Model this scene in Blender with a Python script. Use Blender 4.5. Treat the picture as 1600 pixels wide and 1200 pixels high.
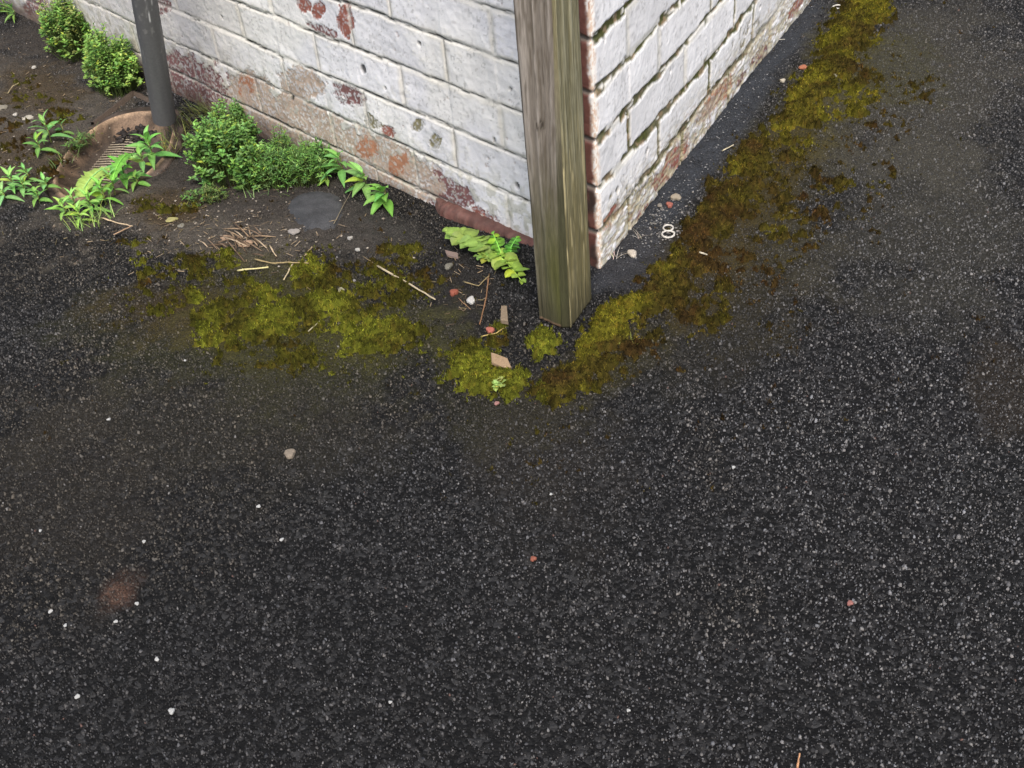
import bpy, math, random
import numpy as np
from mathutils import Matrix, Vector
random.seed(7); rng = np.random.default_rng(11)
S = bpy.context.scene
for o in list(bpy.data.objects): bpy.data.objects.remove(o)
COL = S.collection

# ------------------------------------------------------------------ camera
F, PITCH, ROLL = 1840.25, 0.705, 0.105
CAM = np.array([-0.151, -1.446, 0.588])
def rows():
    p, r = PITCH, ROLL
    f = np.array([0, math.cos(p), -math.sin(p)]); d = np.array([0, -math.sin(p), -math.cos(p)]); x = np.array([1., 0, 0])
    c, s = math.cos(r), math.sin(r)
    return np.array([c*x + s*d, -s*x + c*d, f])
RM = rows()
cd = bpy.data.cameras.new('camera'); cam = bpy.data.objects.new('camera', cd); COL.objects.link(cam)
cd.sensor_width = 36; cd.lens = 36*F/1600; cd.clip_start = 0.02; cd.clip_end = 200
m = Matrix.Identity(4)
for i in range(3):
    m[i][0] = RM[0][i]; m[i][1] = -RM[1][i]; m[i][2] = -RM[2][i]; m[i][3] = CAM[i]
cam.matrix_world = m
S.camera = cam

# ------------------------------------------------------------------ light
SUN_AZ, SUN_EL = math.radians(176), math.radians(55)      # azimuth from +Y clockwise
w = bpy.data.worlds.new("World"); S.world = w; w.use_nodes = True
nt = w.node_tree; bg = nt.nodes['Background']
sky = nt.nodes.new('ShaderNodeTexSky'); sky.sky_type = 'NISHITA'; sky.sun_disc = False
sky.sun_elevation = SUN_EL; sky.sun_rotation = SUN_AZ; sky.air_density = 1.0; sky.dust_density = 4.0; sky.ozone_density = 1.0
nt.links.new(sky.outputs[0], bg.inputs[0]); bg.inputs[1].default_value = 0.12
sd = bpy.data.lights.new('sun', 'SUN'); so = bpy.data.objects.new('sun', sd); COL.objects.link(so)
sd.energy = 1.5; sd.angle = math.radians(22); sd.color = (1.0, 0.95, 0.88)
dv = Vector((math.sin(SUN_AZ)*math.cos(SUN_EL), math.cos(SUN_AZ)*math.cos(SUN_EL), math.sin(SUN_EL)))
so.rotation_euler = dv.to_track_quat('Z', 'Y').to_euler()
so.location = (1, -2, 4)
S.view_settings.view_transform = 'Standard'; S.view_settings.look = 'None'
S.view_settings.exposure = 1.02; S.view_settings.gamma = 1

# ------------------------------------------------------------------ noise
def hsh(ix, iy, seed):
    n = (ix.astype(np.int64)*374761393 + iy.astype(np.int64)*668265263 + seed*2246822519) & 0xffffffff
    n = ((n ^ (n >> 13))*1274126177) & 0xffffffff
    n = ((n ^ (n >> 15))*2654435761) & 0xffffffff
    return ((n ^ (n >> 16)) & 0xffffff)/float(0xffffff)
def vn(x, y, seed=0):
    ix, iy = np.floor(x), np.floor(y); fx, fy = x-ix, y-iy
    fx = fx*fx*(3-2*fx); fy = fy*fy*(3-2*fy)
    ix = ix.astype(np.int64); iy = iy.astype(np.int64)
    a, b, c, d = hsh(ix, iy, seed), hsh(ix+1, iy, seed), hsh(ix, iy+1, seed), hsh(ix+1, iy+1, seed)
    return (a*(1-fx)+b*fx)*(1-fy)+(c*(1-fx)+d*fx)*fy
def fbm(x, y, o=4, seed=0, g=.5):
    s = 0; a = 1.; t = 0
    for i in range(o):
        s = s + a*vn(x*2**i+i*17.3, y*2**i-i*9.1, seed+i*7); t += a; a *= g
    return s/t
def worley(x, y, seed=0):
    ix, iy = np.floor(x).astype(np.int64), np.floor(y).astype(np.int64)
    f1 = np.full(x.shape, 9.); f2 = f1.copy(); cid = np.zeros(x.shape)
    for dx in (-1, 0, 1):
        for dy in (-1, 0, 1):
            cx, cy = ix+dx, iy+dy
            d = np.hypot(cx+hsh(cx, cy, seed)-x, cy+hsh(cx, cy, seed+5)-y)
            c = hsh(cx, cy, seed+9)
            n = d < f1
            f2 = np.where(n, f1, np.minimum(f2, d)); cid = np.where(n, c, cid); f1 = np.where(n, d, f1)
    return f1, f2, cid
def ss(a, b, x):
    t = np.clip((x-a)/(b-a), 0, 1); return t*t*(3-2*t)
def mixc(c, k, m):      # c (N,3), k colour, m (N,)
    return c*(1-m[:, None]) + np.asarray(k)*m[:, None]
def lin(r, g, b):
    return np.array([((v/255+.055)/1.055)**2.4 if v > 10 else v/255/12.92 for v in (r, g, b)])

# ------------------------------------------------------------------ geometry of the place
AL, BE = 0.847, 1.019
DL = np.array([-math.cos(AL), math.sin(AL), 0]); DR = np.array([math.cos(BE), math.sin(BE), 0])
NL = np.array([-math.sin(AL), -math.cos(AL), 0]); NR = np.array([math.sin(BE), -math.cos(BE), 0])
def hground(x, y):
    x = np.asarray(x, float); y = np.asarray(y, float)
    s = x*DL[0]+y*DL[1]; dw = x*NL[0]+y*NL[1]
    h = -.440 + 0*x
    h = h - .032*np.exp(-(np.maximum(dw, 0)/.22)**2)*ss(.05, .4, s)
    h = h - .036*np.exp(-(np.maximum(dw-.24, 0)/.3)**2)*ss(.45, .78, s)
    h = h + .012*ss(.2, 1.0, x*DR[0]+y*DR[1])*np.exp(-(np.maximum(x*NR[0]+y*NR[1], 0)/.3)**2)
    h = h + .006*(fbm(x*3, y*3, 2, 3)-.5)
    return h
def ray(px, py):
    return RM.T@np.array([px-800, py-600, F])
def gp(px, py, lift=0):
    d = ray(px, py); z = -.44
    for i in range(8):
        t = (z-CAM[2])/d[2]; P = CAM+d*t; z = float(hground(P[0], P[1]))+lift
    t = (z-CAM[2])/d[2]
    return CAM+d*t
def wp(px, py):         # point of the wall seen there -> (u, z)
    d = ray(px, py)
    if px > 915:
        t = -(CAM@NR)/(d@NR); P = CAM+d*t; return P@DR, P[2]
    t = -(CAM@NL)/(d@NL); P = CAM+d*t; return -(P@DL), P[2]
def scale_at(P):
    d = P-CAM; dep = d@RM[2]; return F/dep, math.asin(-d[2]/np.linalg.norm(d))
class Blobs:
    """ellipses on a plane (world metres) whose centre / axes were measured on the ground or the wall"""
    def __init__(s, lst, f):
        s.b = []
        for (cx, cy, rx, ry, ang, *rest) in lst:
            c = np.array(f(cx, cy)[:2]); a = math.radians(ang)
            e1 = np.array(f(cx+rx*math.cos(a), cy+rx*math.sin(a))[:2])-c
            e2 = np.array(f(cx-ry*math.sin(a), cy+ry*math.cos(a))[:2])-c
            s.b.append((c, np.linalg.inv(np.array([e1, e2]).T), rest))
    def eval(s, x, y):
        for c, M, rest in s.b:
            dx, dy = x-c[0], y-c[1]
            yield np.hypot(M[0, 0]*dx+M[0, 1]*dy, M[1, 0]*dx+M[1, 1]*dy), rest

# ------------------------------------------------------------------ objects helpers
def tag(o, label=None, cat=None, group=None, kind=None):
    if label: o['label'] = label
    if cat: o['category'] = cat
    if group: o['group'] = group
    if kind: o['kind'] = kind
    return o
def empty(name, loc):
    o = bpy.data.objects.new(name, None); COL.objects.link(o); o.location = loc; o.empty_display_size = .02
    return o
def mesh_np(name, V, quads=None, tris=None, faces=None, mat=None, cols=None, parent=None, smooth=True):
    me = bpy.data.meshes.new(name)
    V = np.asarray(V, np.float32)
    if parent is not None: V = V-np.array(parent.location, np.float32)
    loops = []; tot = []
    if quads is not None and len(quads): loops.append(np.asarray(quads).ravel()); tot.append(np.full(len(quads), 4))
    if tris is not None and len(tris): loops.append(np.asarray(tris).ravel()); tot.append(np.full(len(tris), 3))
    if faces is not None and len(faces):
        loops.append(np.array([i for f in faces for i in f])); tot.append(np.array([len(f) for f in faces]))
    loops = np.concatenate(loops).astype(np.int32); tot = np.concatenate(tot).astype(np.int32)
    me.vertices.add(len(V)); me.vertices.foreach_set('co', V.ravel())
    me.loops.add(len(loops)); me.loops.foreach_set('vertex_index', loops)
    me.polygons.add(len(tot)); st = np.concatenate([[0], np.cumsum(tot)[:-1]]).astype(np.int32)
    me.polygons.foreach_set('loop_start', st); me.polygons.foreach_set('loop_total', tot)
    me.polygons.foreach_set('use_smooth', np.full(len(tot), smooth))
    me.update(calc_edges=True)
    if cols is not None:
        c = np.asarray(cols, np.float32)
        if c.shape[1] == 3: c = np.concatenate([c, np.ones((len(c), 1), np.float32)], 1)
        at = me.attributes.new('col', 'FLOAT_COLOR', 'POINT'); at.data.foreach_set('color', c.ravel())
    if mat: me.materials.append(mat)
    o = bpy.data.objects.new(name, me); COL.objects.link(o)
    if parent is not None: o.parent = parent
    return o
def gridq(nu, nv):
    i, j = np.meshgrid(np.arange(nu-1), np.arange(nv-1), indexing='ij'); a = (i*nv+j).ravel()
    return np.stack([a, a+nv, a+nv+1, a+1], 1)
class MB:
    def __init__(s): s.v = []; s.f = []; s.c = []
    def add(s, v, f, c):
        n = len(s.v); s.v += [tuple(p) for p in v]; s.f += [tuple(i+n for i in q) for q in f]; s.c += ([tuple(c)]*len(v) if np.ndim(c) == 1 else [tuple(q) for q in c])
    def build(s, name, mat, parent=None, smooth=True):
        return mesh_np(name, np.array(s.v), faces=s.f, mat=mat, cols=np.array(s.c), parent=parent, smooth=smooth)

# ------------------------------------------------------------------ materials
def mat_base(name):
    M = bpy.data.materials.new(name); M.use_nodes = True; n = M.node_tree; b = n.nodes['Principled BSDF']
    return M, n, b
def attr_mat(name, rough=.8, noise_scale=0, noise_amt=.3, bump=0, bump_scale=900, bump_dist=.001, spec=.3, transl=0, stretch=None):
    M, n, b = mat_base(name)
    a = n.nodes.new('ShaderNodeAttribute'); a.attribute_name = 'col'
    tc = n.nodes.new('ShaderNodeTexCoord'); src = tc.outputs['Object']
    if stretch:
        mp = n.nodes.new('ShaderNodeMapping'); mp.inputs['Scale'].default_value = stretch; n.links.new(src, mp.inputs[0]); src = mp.outputs[0]
    colout = a.outputs['Color']
    if noise_scale:
        t = n.nodes.new('ShaderNodeTexNoise'); t.inputs['Scale'].default_value = noise_scale; t.inputs['Detail'].default_value = 4; n.links.new(src, t.inputs[0])
        mr = n.nodes.new('ShaderNodeMapRange'); mr.inputs['From Min'].default_value = .25; mr.inputs['From Max'].default_value = .75
        mr.inputs['To Min'].default_value = 1-noise_amt; mr.inputs['To Max'].default_value = 1+noise_amt
        n.links.new(t.outputs[0], mr.inputs[0])
        mx = n.nodes.new('ShaderNodeVectorMath'); mx.operation = 'SCALE'; n.links.new(colout, mx.inputs[0]); n.links.new(mr.outputs[0], mx.inputs['Scale']); colout = mx.outputs[0]
    n.links.new(colout, b.inputs['Base Color'])
    b.inputs['Roughness'].default_value = rough; b.inputs['Specular IOR Level'].default_value = spec
    if bump:
        t = n.nodes.new('ShaderNodeTexNoise'); t.inputs['Scale'].default_value = bump_scale; t.inputs['Detail'].default_value = 5; n.links.new(src, t.inputs[0])
        bp = n.nodes.new('ShaderNodeBump'); bp.inputs['Strength'].default_value = bump; bp.inputs['Distance'].default_value = bump_dist
        n.links.new(t.outputs[0], bp.inputs['Height']); n.links.new(bp.outputs[0], b.inputs['Normal'])
    if transl:
        tr = n.nodes.new('ShaderNodeBsdfTranslucent'); n.links.new(colout, tr.inputs[0])
        ms = n.nodes.new('ShaderNodeMixShader'); ms.inputs[0].default_value = transl
        n.links.new(b.outputs[0], ms.inputs[1]); n.links.new(tr.outputs[0], ms.inputs[2])
        n.links.new(ms.outputs[0], n.nodes['Material Output'].inputs[0])
    return M
M_wall = attr_mat('painted brick', .62, 700, .06, .35, 600, .0012, .35)
M_wood = attr_mat('weathered wood', .85, 900, .25, .5, 700, .001, .2, stretch=(1, 1, .06))
M_leaf = attr_mat('leaf', .5, 300, .12, .2, 400, .0006, .35, transl=.28)
M_stem = attr_mat('stem', .7, 500, .15)
M_moss = attr_mat('moss', .9, 900, .35, .6, 900, .002, .1, transl=.15)
M_clay = attr_mat('glazed clay', .7, 300, .35, .6, 350, .002, .3)
M_pipe = attr_mat('grey iron paint', .55, 250, .12, .25, 500, .0006, .45)
M_straw = attr_mat('dry straw', .8, 900, .3, .3, 900, .0005)
M_stone = attr_mat('stone', .75, 500, .18, .5, 500, .0012)
M_metal = attr_mat('aluminium', .4, 500, .05); M_metal.node_tree.nodes['Principled BSDF'].inputs['Metallic'].default_value = .55
M_slab = attr_mat('smooth asphalt', .8, 500, .5, .5, 500, .0012, .3)
M_chip = attr_mat('asphalt chippings', .6, 500, .25, .4, 700, .0008, .28)

def asphalt_sheet():
    M, n, b = mat_base('asphalt sheet')
    L = n.links
    tc = n.nodes.new('ShaderNodeTexCoord')
    nz = n.nodes.new('ShaderNodeTexNoise'); nz.inputs['Scale'].default_value = 120; L.new(tc.outputs['Object'], nz.inputs[0])
    ad = n.nodes.new('ShaderNodeVectorMath'); ad.operation = 'MULTIPLY_ADD'; ad.inputs[1].default_value = (.006,)*3
    L.new(nz.outputs['Color'], ad.inputs[0]); L.new(tc.outputs['Object'], ad.inputs[2])
    v = n.nodes.new('ShaderNodeTexVoronoi'); v.inputs['Scale'].default_value = 230; L.new(ad.outputs[0], v.inputs[0])
    sp = n.nodes.new('ShaderNodeSeparateColor'); L.new(v.outputs['Color'], sp.inputs[0])
    cr = n.nodes.new('ShaderNodeValToRGB'); e = cr.color_ramp.elements
    e[0].position = 0; e[0].color = (.003, .003, .003, 1); e[1].position = 1; e[1].color = (.030, .030, .030, 1)
    q = cr.color_ramp.elements.new(.7); q.color = (.007, .007, .007, 1)
    L.new(sp.outputs[0], cr.inputs[0])
    a = n.nodes.new('ShaderNodeAttribute'); a.attribute_name = 'col'
    f = n.nodes.new('ShaderNodeTexNoise'); f.inputs['Scale'].default_value = 420; f.inputs['Detail'].default_value = 3; L.new(tc.outputs['Object'], f.inputs[0])
    mr = n.nodes.new('ShaderNodeMapRange'); mr.inputs['From Min'].default_value = .3; mr.inputs['From Max'].default_value = .7; mr.inputs['To Min'].default_value = .35; mr.inputs['To Max'].default_value = 1.7
    L.new(f.outputs[0], mr.inputs[0])
    sc = n.nodes.new('ShaderNodeVectorMath'); sc.operation = 'SCALE'; L.new(a.outputs['Color'], sc.inputs[0]); L.new(mr.outputs[0], sc.inputs['Scale'])
    mx = n.nodes.new('ShaderNodeMix'); mx.data_type = 'RGBA'
    L.new(a.outputs['Alpha'], mx.inputs['Factor']); L.new(cr.outputs[0], mx.inputs['A']); L.new(sc.outputs[0], mx.inputs['B'])
    L.new(mx.outputs['Result'], b.inputs['Base Color'])
    b.inputs['Roughness'].default_value = .8; b.inputs['Specular IOR Level'].default_value = .15
    h = n.nodes.new('ShaderNodeMath'); h.operation = 'MULTIPLY_ADD'; h.inputs[1].default_value = -1.2
    L.new(v.outputs['Distance'], h.inputs[0]); L.new(f.outputs[0], h.inputs[2])
    bp = n.nodes.new('ShaderNodeBump'); bp.inputs['Strength'].default_value = .8; bp.inputs['Distance'].default_value = .0015
    L.new(h.outputs[0], bp.inputs['Height']); L.new(bp.outputs[0], b.inputs['Normal'])
    return M
M_asph = asphalt_sheet()

# ------------------------------------------------------------------ ground cover map
# (px centre, radii, angle, colour, amount, edge)
SOIL = lin(76, 71, 64); SOILD = lin(58, 54, 50); ALG = lin(50, 50, 24); FINE = lin(52, 55, 60); BRN = lin(58, 46, 26)
COVER = Blobs([
    (60, 190, 190, 170, 20, SOIL, .95), (330, 345, 210, 62, 8, SOIL, .9), (330, 290, 120, 50, 15, SOILD, .9), (560, 350, 110, 45, 20, lin(58, 56, 52), .75),
    (90, 60, 120, 60, 0, SOILD, .8), (40, 250, 80, 60, 0, BRN, .5), (60, 140, 70, 50, 0, BRN, .6), (270, 330, 60, 30, 0, BRN, .7), (430, 300, 160, 50, 22, SOILD, .85),
    (715, 440, 60, 90, 0, lin(38, 36, 34), .7),
    (1090, 240, 40, 260, 38, FINE, .85), (985, 400, 60, 50, -30, lin(50, 50, 52), .8), (1230, 40, 40, 110, 35, FINE, .8),
    (400, 520, 330, 120, 5, ALG, .42), (340, 660, 330, 110, 0, lin(46, 43, 34), .34), (300, 480, 160, 60, 0, BRN, .5),
    (800, 650, 130, 60, 0, lin(44, 42, 24), .4), (1120, 520, 140, 90, -20, lin(40, 37, 28), .34), (1190, 390, 120, 150, 30, lin(50, 45, 28), .36),
    (1270, 200, 80, 200, 32, lin(54, 50, 28), .4), (1430, 120, 180, 190, 20, lin(70, 67, 58), .42), (850, 720, 120, 160, 0, lin(46, 42, 36), .3),
    (1440, 330, 180, 150, 0, lin(62, 60, 52), .35), (1570, 620, 60, 90, 0, lin(52, 44, 32), .3), (120, 760, 150, 180, 0, lin(46, 42, 36), .3),
    (186, 928, 34, 24, 0, lin(96, 72, 60), .34), (195, 915, 50, 30, -30, lin(84, 62, 50), .22), (1400, 100, 90, 60, 0, lin(58, 56, 30), .4), (450, 490, 250, 90, 5, lin(60, 58, 26), .5), (960, 560, 90, 50, -30, lin(54, 50, 24), .5), (1110, 400, 60, 120, 40, lin(56, 48, 24), .55), (1200, 270, 60, 130, 40, lin(58, 50, 24), .5), (1310, 100, 60, 130, 25, lin(60, 56, 26), .5),
], gp)
def cover(x, y):
    c, a = cover_(x, y); return c*.90, a
def cover_(x, y):
    c = np.tile(lin(44, 43, 44), (len(x), 1)); a = np.zeros(len(x))
    wob = fbm(x*14, y*14, 4, 21)-.5; w2 = fbm(x*60, y*60, 3, 31)-.5
    for r, (k, amt) in COVER.eval(x, y):
        m = ss(1.25, .55, r+wob*1.1+w2*.7)*amt
        c = mixc(c, k, np.where(a+m > 0, m/np.maximum(a+m-a*m, 1e-6), 0)); a = a+m-a*m
    return c, a

# -------- ground sheet
def axis(lo, hi, step, far, n=26):
    mid = np.arange(lo, hi, step); g = np.geomspace(step, far, n)
    return np.concatenate([lo-g[::-1], mid, hi+g-step+1e-4])
gx = axis(-1.55, 1.25, .004, 30); gy = axis(-1.0, 1.75, .004, 30)
X, Y = [a.ravel() for a in np.meshgrid(gx, gy, indexing='ij')]
near = (X > -1.6) & (X < 1.3) & (Y > -1.05) & (Y < 1.8)
cc, ca = cover(X, Y)
Z = hground(X, Y)
rough = fbm(X*90, Y*90, 3, 41)-.5
Z = Z+np.where(near, rough*.0022+ca*(fbm(X*45, Y*45, 3, 47)-.5)*.010*ss(.5, .9, ca), 0)
# gully hole: outline measured on the ground
ring_px = [(83, 290), (90, 262), (112, 232), (142, 208), (180, 190), (215, 181), (245, 181), (265, 195), (271, 217), (262, 242), (238, 266), (200, 288), (150, 308), (105, 312)]
ring = np.array([gp(*p) for p in ring_px]); GC = ring.mean(0); GZ = GC[2]
ang = np.arctan2(Y-GC[1], X-GC[0]); ra = np.arctan2(ring[:, 1]-GC[1], ring[:, 0]-GC[0]); rr = np.hypot(ring[:, 1]-GC[1], ring[:, 0]-GC[0])
o_ = np.argsort(ra); RA, RR = ra[o_], rr[o_]
def ringr(a): return np.interp(a, RA, RR, period=2*np.pi)
q = np.hypot(X-GC[0], Y-GC[1])/ringr(ang)
Z = Z-.13*ss(1.12, 1.0, q)
ground = mesh_np('asphalt', np.stack([X, Y, Z], 1), quads=gridq(len(gx), len(gy)), mat=M_asph, cols=np.concatenate([cc, ca[:, None]], 1))
tag(ground, kind='structure')

# -------- chippings bedded in the asphalt (part of the ground)
def inside_view(x, y, mg=120):
    P = np.stack([x, y, hground(x, y)], 1)-CAM; c = P@RM.T
    u = 800+F*c[:, 0]/c[:, 2]; v = 600+F*c[:, 1]/c[:, 2]
    return (u > -mg) & (u < 1600+mg) & (v > -mg) & (v < 1200+mg)
def chips(N, smin, smax, seed, gain=1.1):
    r = np.random.default_rng(seed)
    x = r.uniform(-1.55, 1.25, N); y = r.uniform(-1.0, 1.75, N)
    k = inside_view(x, y)
    k &= ~(((x*NL[0]+y*NL[1]) < -.01) & ((x*NR[0]+y*NR[1]) < -.01))
    k &= np.hypot(x-GC[0], y-GC[1])/ringr(np.arctan2(y-GC[1], x-GC[0])) > 1.15
    x, y = x[k], y[k]
    c, a = cover(x, y)
    dens = 1-.25*ss(.55, .9, a)
    k = r.random(len(x)) < dens
    x, y, c, a = x[k], y[k], c[k], a[k]; n = len(x)
    s = smin+(smax-smin)*r.random(n)**2.2
    s = s*(1-.38*ss(.45, .9, a))
    th = r.uniform(0, 2*np.pi, n); asp = r.uniform(.45, .95, n); K = 5
    tilt = r.normal(0, .42, (n, 2))
    base = np.zeros((n, 2*K, 3))
    for i in range(K):
        an = 2*np.pi*i/K + r.uniform(-.35, .35, n)
        ru = r.uniform(.75, 1.15, n)
        ux, uy = np.cos(an)*ru, np.sin(an)*ru*asp
        vx, vy = ux*np.cos(th)-uy*np.sin(th), ux*np.sin(th)+uy*np.cos(th)
        base[:, i, 0] = vx*s*.5; base[:, i, 1] = vy*s*.5; base[:, i, 2] = -s*.3
        t = .72
        base[:, K+i, 0] = vx*s*.5*t; base[:, K+i, 1] = vy*s*.5*t; base[:, K+i, 2] = s*.26+ (vx*tilt[:, 0]+vy*tilt[:, 1])*s*.5
    hz = hground(x, y)+(fbm(x*90, y*90, 3, 41)-.5)*.0022+.0004+r.uniform(-.0005, .0009, n)*(s/.005)
    base += np.stack([x, y, hz], 1)[:, None, :]
    idx = (np.arange(n)*2*K)[:, None]
    qs = np.concatenate([np.stack([idx[:, 0]+i, idx[:, 0]+(i+1) % K, idx[:, 0]+K+(i+1) % K, idx[:, 0]+K+i], 1) for i in range(K)])
    top = idx+np.arange(K, 2*K)[None, :]
    # colour
    v = r.random(n); lum = .0085+.074*v**2.8
    lum *= gain*1.08*(.66+.68*fbm(x*1.3+9, y*1.3, 3, 78))*(.75+.5*ss(-.25, .5, x-y*.4-.1))
    lum *= .75+.6*fbm(x*5, y*5, 3, 77)
    hue = r.random(n)
    col = np.stack([lum*(1.02+.08*(hue-.5)), lum, lum*(1.0-.12*(hue-.5))], 1)
    brn = ss(.45, .6, fbm(x*2.2+5, y*2.2, 3, 88))*(x < .1)
    col = col*(1+brn[:, None]*np.array([.12, .02, -.16]))
    pal = r.random(n)
    col = np.where((pal < .010)[:, None], np.array([.15, .145, .14])*r.uniform(.5, 1.3, (n, 1)), col)
    col = np.where(((pal > .012) & (pal < .0135))[:, None], np.array([.09, .052, .042]), col)
    mm = np.clip(a*1.05, 0, .8)*(.15+.85*r.random(n)**.8)
    c2 = c*(.35+1.9*r.random((n, 1))**2)
    col = col*(1-mm[:, None])+c2*mm[:, None]
    return base.reshape(-1, 3), qs, top, np.repeat(col, 2*K, 0)
def add_chip_mesh(parts, name):
    V = []; Q = []; T = []; C = []; off = 0
    for v, q_, t_, c_ in parts:
        V.append(v); Q.append(q_+off); T.append(t_+off); C.append(c_); off += len(v)
    V = np.concatenate(V); Q = np.concatenate(Q); T = np.concatenate(T); C = np.concatenate(C)
    me = bpy.data.meshes.new(name)
    loops = np.concatenate([Q.ravel(), T.ravel()]).astype(np.int32)
    tot = np.concatenate([np.full(len(Q), 4), np.full(len(T), 5)]).astype(np.int32)
    me.vertices.add(len(V)); me.vertices.foreach_set('co', V.astype(np.float32).ravel())
    me.loops.add(len(loops)); me.loops.foreach_set('vertex_index', loops)
    me.polygons.add(len(tot)); me.polygons.foreach_set('loop_start', np.concatenate([[0], np.cumsum(tot)[:-1]]).astype(np.int32)); me.polygons.foreach_set('loop_total', tot)
    me.update(calc_edges=True)
    at = me.attributes.new('col', 'FLOAT_COLOR', 'POINT'); at.data.foreach_set('color', np.concatenate([C, np.ones((len(C), 1))], 1).astype(np.float32).ravel())
    me.materials.append(M_chip)
    o = bpy.data.objects.new(name, me); COL.objects.link(o); return o
ch = add_chip_mesh([chips(560000, .0016, .0038, 1), chips(85000, .0030, .0062, 2, 1.4)], 'asphalt_chippings')
tag(ch, kind='structure')

# ------------------------------------------------------------------ the building wall
PATCH_L = Blobs([  # on the wall plane
    (476, 8, 18, 14, 60, 'red', 1), (497, 16, 14, 20, 20, 'red', 1), (540, 30, 16, 34, -8, 'red', 1.1), (505, 48, 32, 8, 25, 'purple', .9),
    (290, 135, 70, 50, 25, 'purple', 1.5), (335, 150, 45, 40, 20, 'purple', .9), (250, 10, 22, 16, 0, 'purple', .9),
    (390, 150, 45, 40, 25, 'tan', 1.2), (480, 190, 85, 34, 28, 'tan', 1.3), (455, 150, 18, 24, 20, 'brown', .9), (385, 140, 18, 26, 10, 'orange', .9), (470, 130, 50, 30, 28, 'tan', 1.0), (540, 150, 36, 20, 25, 'purple', .75),
    (590, 255, 120, 44, 28, 'tan', 1.35), (440, 200, 120, 50, 26, 'tan', 1.2), (574, 232, 20, 22, 20, 'orange', 1.1), (622, 262, 20, 24, 0, 'orange', 1.1), (610, 205, 22, 12, 20, 'red', .7), (655, 195, 14, 12, 0, 'dirt', .9), (680, 222, 14, 14, 0, 'dirt', .9), (580, 190, 24, 14, 20, 'dirt', .8),
    (700, 300, 65, 26, 25, 'purple', 1.0), (755, 335, 34, 14, 28, 'red', .85), (70, 20, 30, 25, 0, 'tan', 1.1), (55, 10, 26, 20, 0, 'purple', .8),
    (670, 330, 60, 14, 25, 'tan', .9), (655, 285, 44, 24, 25, 'tan', 1.1), (730, 345, 70, 16, 27, 'purple', 1.1)], wp)
PATCH_R = Blobs([
    (1060, 245, 14, 40, 40, 'red', 1.1), (1035, 280, 12, 30, 35, 'red', 1.0), (1075, 225, 30, 30, 40, 'tan', .6), (953, 345, 10, 28, 30, 'orange', 1.0), (960, 330, 8, 20, 40, 'red', .8),
    (1125, 150, 14, 50, 42, 'orange', 1.15), (1105, 175, 12, 40, 42, 'tan', 1.0), (1190, 88, 8, 28, 38, 'purple', 1.1), (1160, 125, 6, 20, 38, 'purple', .9), (1243, 14, 7, 24, 35, 'red', 1.1),
    (1010, 330, 9, 30, 40, 'red', .75), (1000, 300, 40, 60, 40, 'dirt', .45), (1170, 60, 40, 40, 40, 'dirt', .4)], wp)
PC = {'red': lin(142, 90, 78), 'purple': lin(120, 86, 84), 'tan': lin(172, 154, 138), 'brown': lin(148, 126, 106), 'orange': lin(162, 116, 90), 'dirt': lin(130, 124, 96)}
HOLES = [wp(*p)+(r_,) for p, r_ in [((568, 110), 8), ((808, 291), 5), ((772, 219), 4), ((655, 68), 4), ((603, 138), 3), ((797, 140), 3), ((965, 297), 6), ((1011, 235), 5), ((1048, 112), 3), ((346, 27), 3), ((441, 93), 4), ((456, 154), 5), ((945, 62), 3), ((1188, 12), 5)]]
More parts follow.
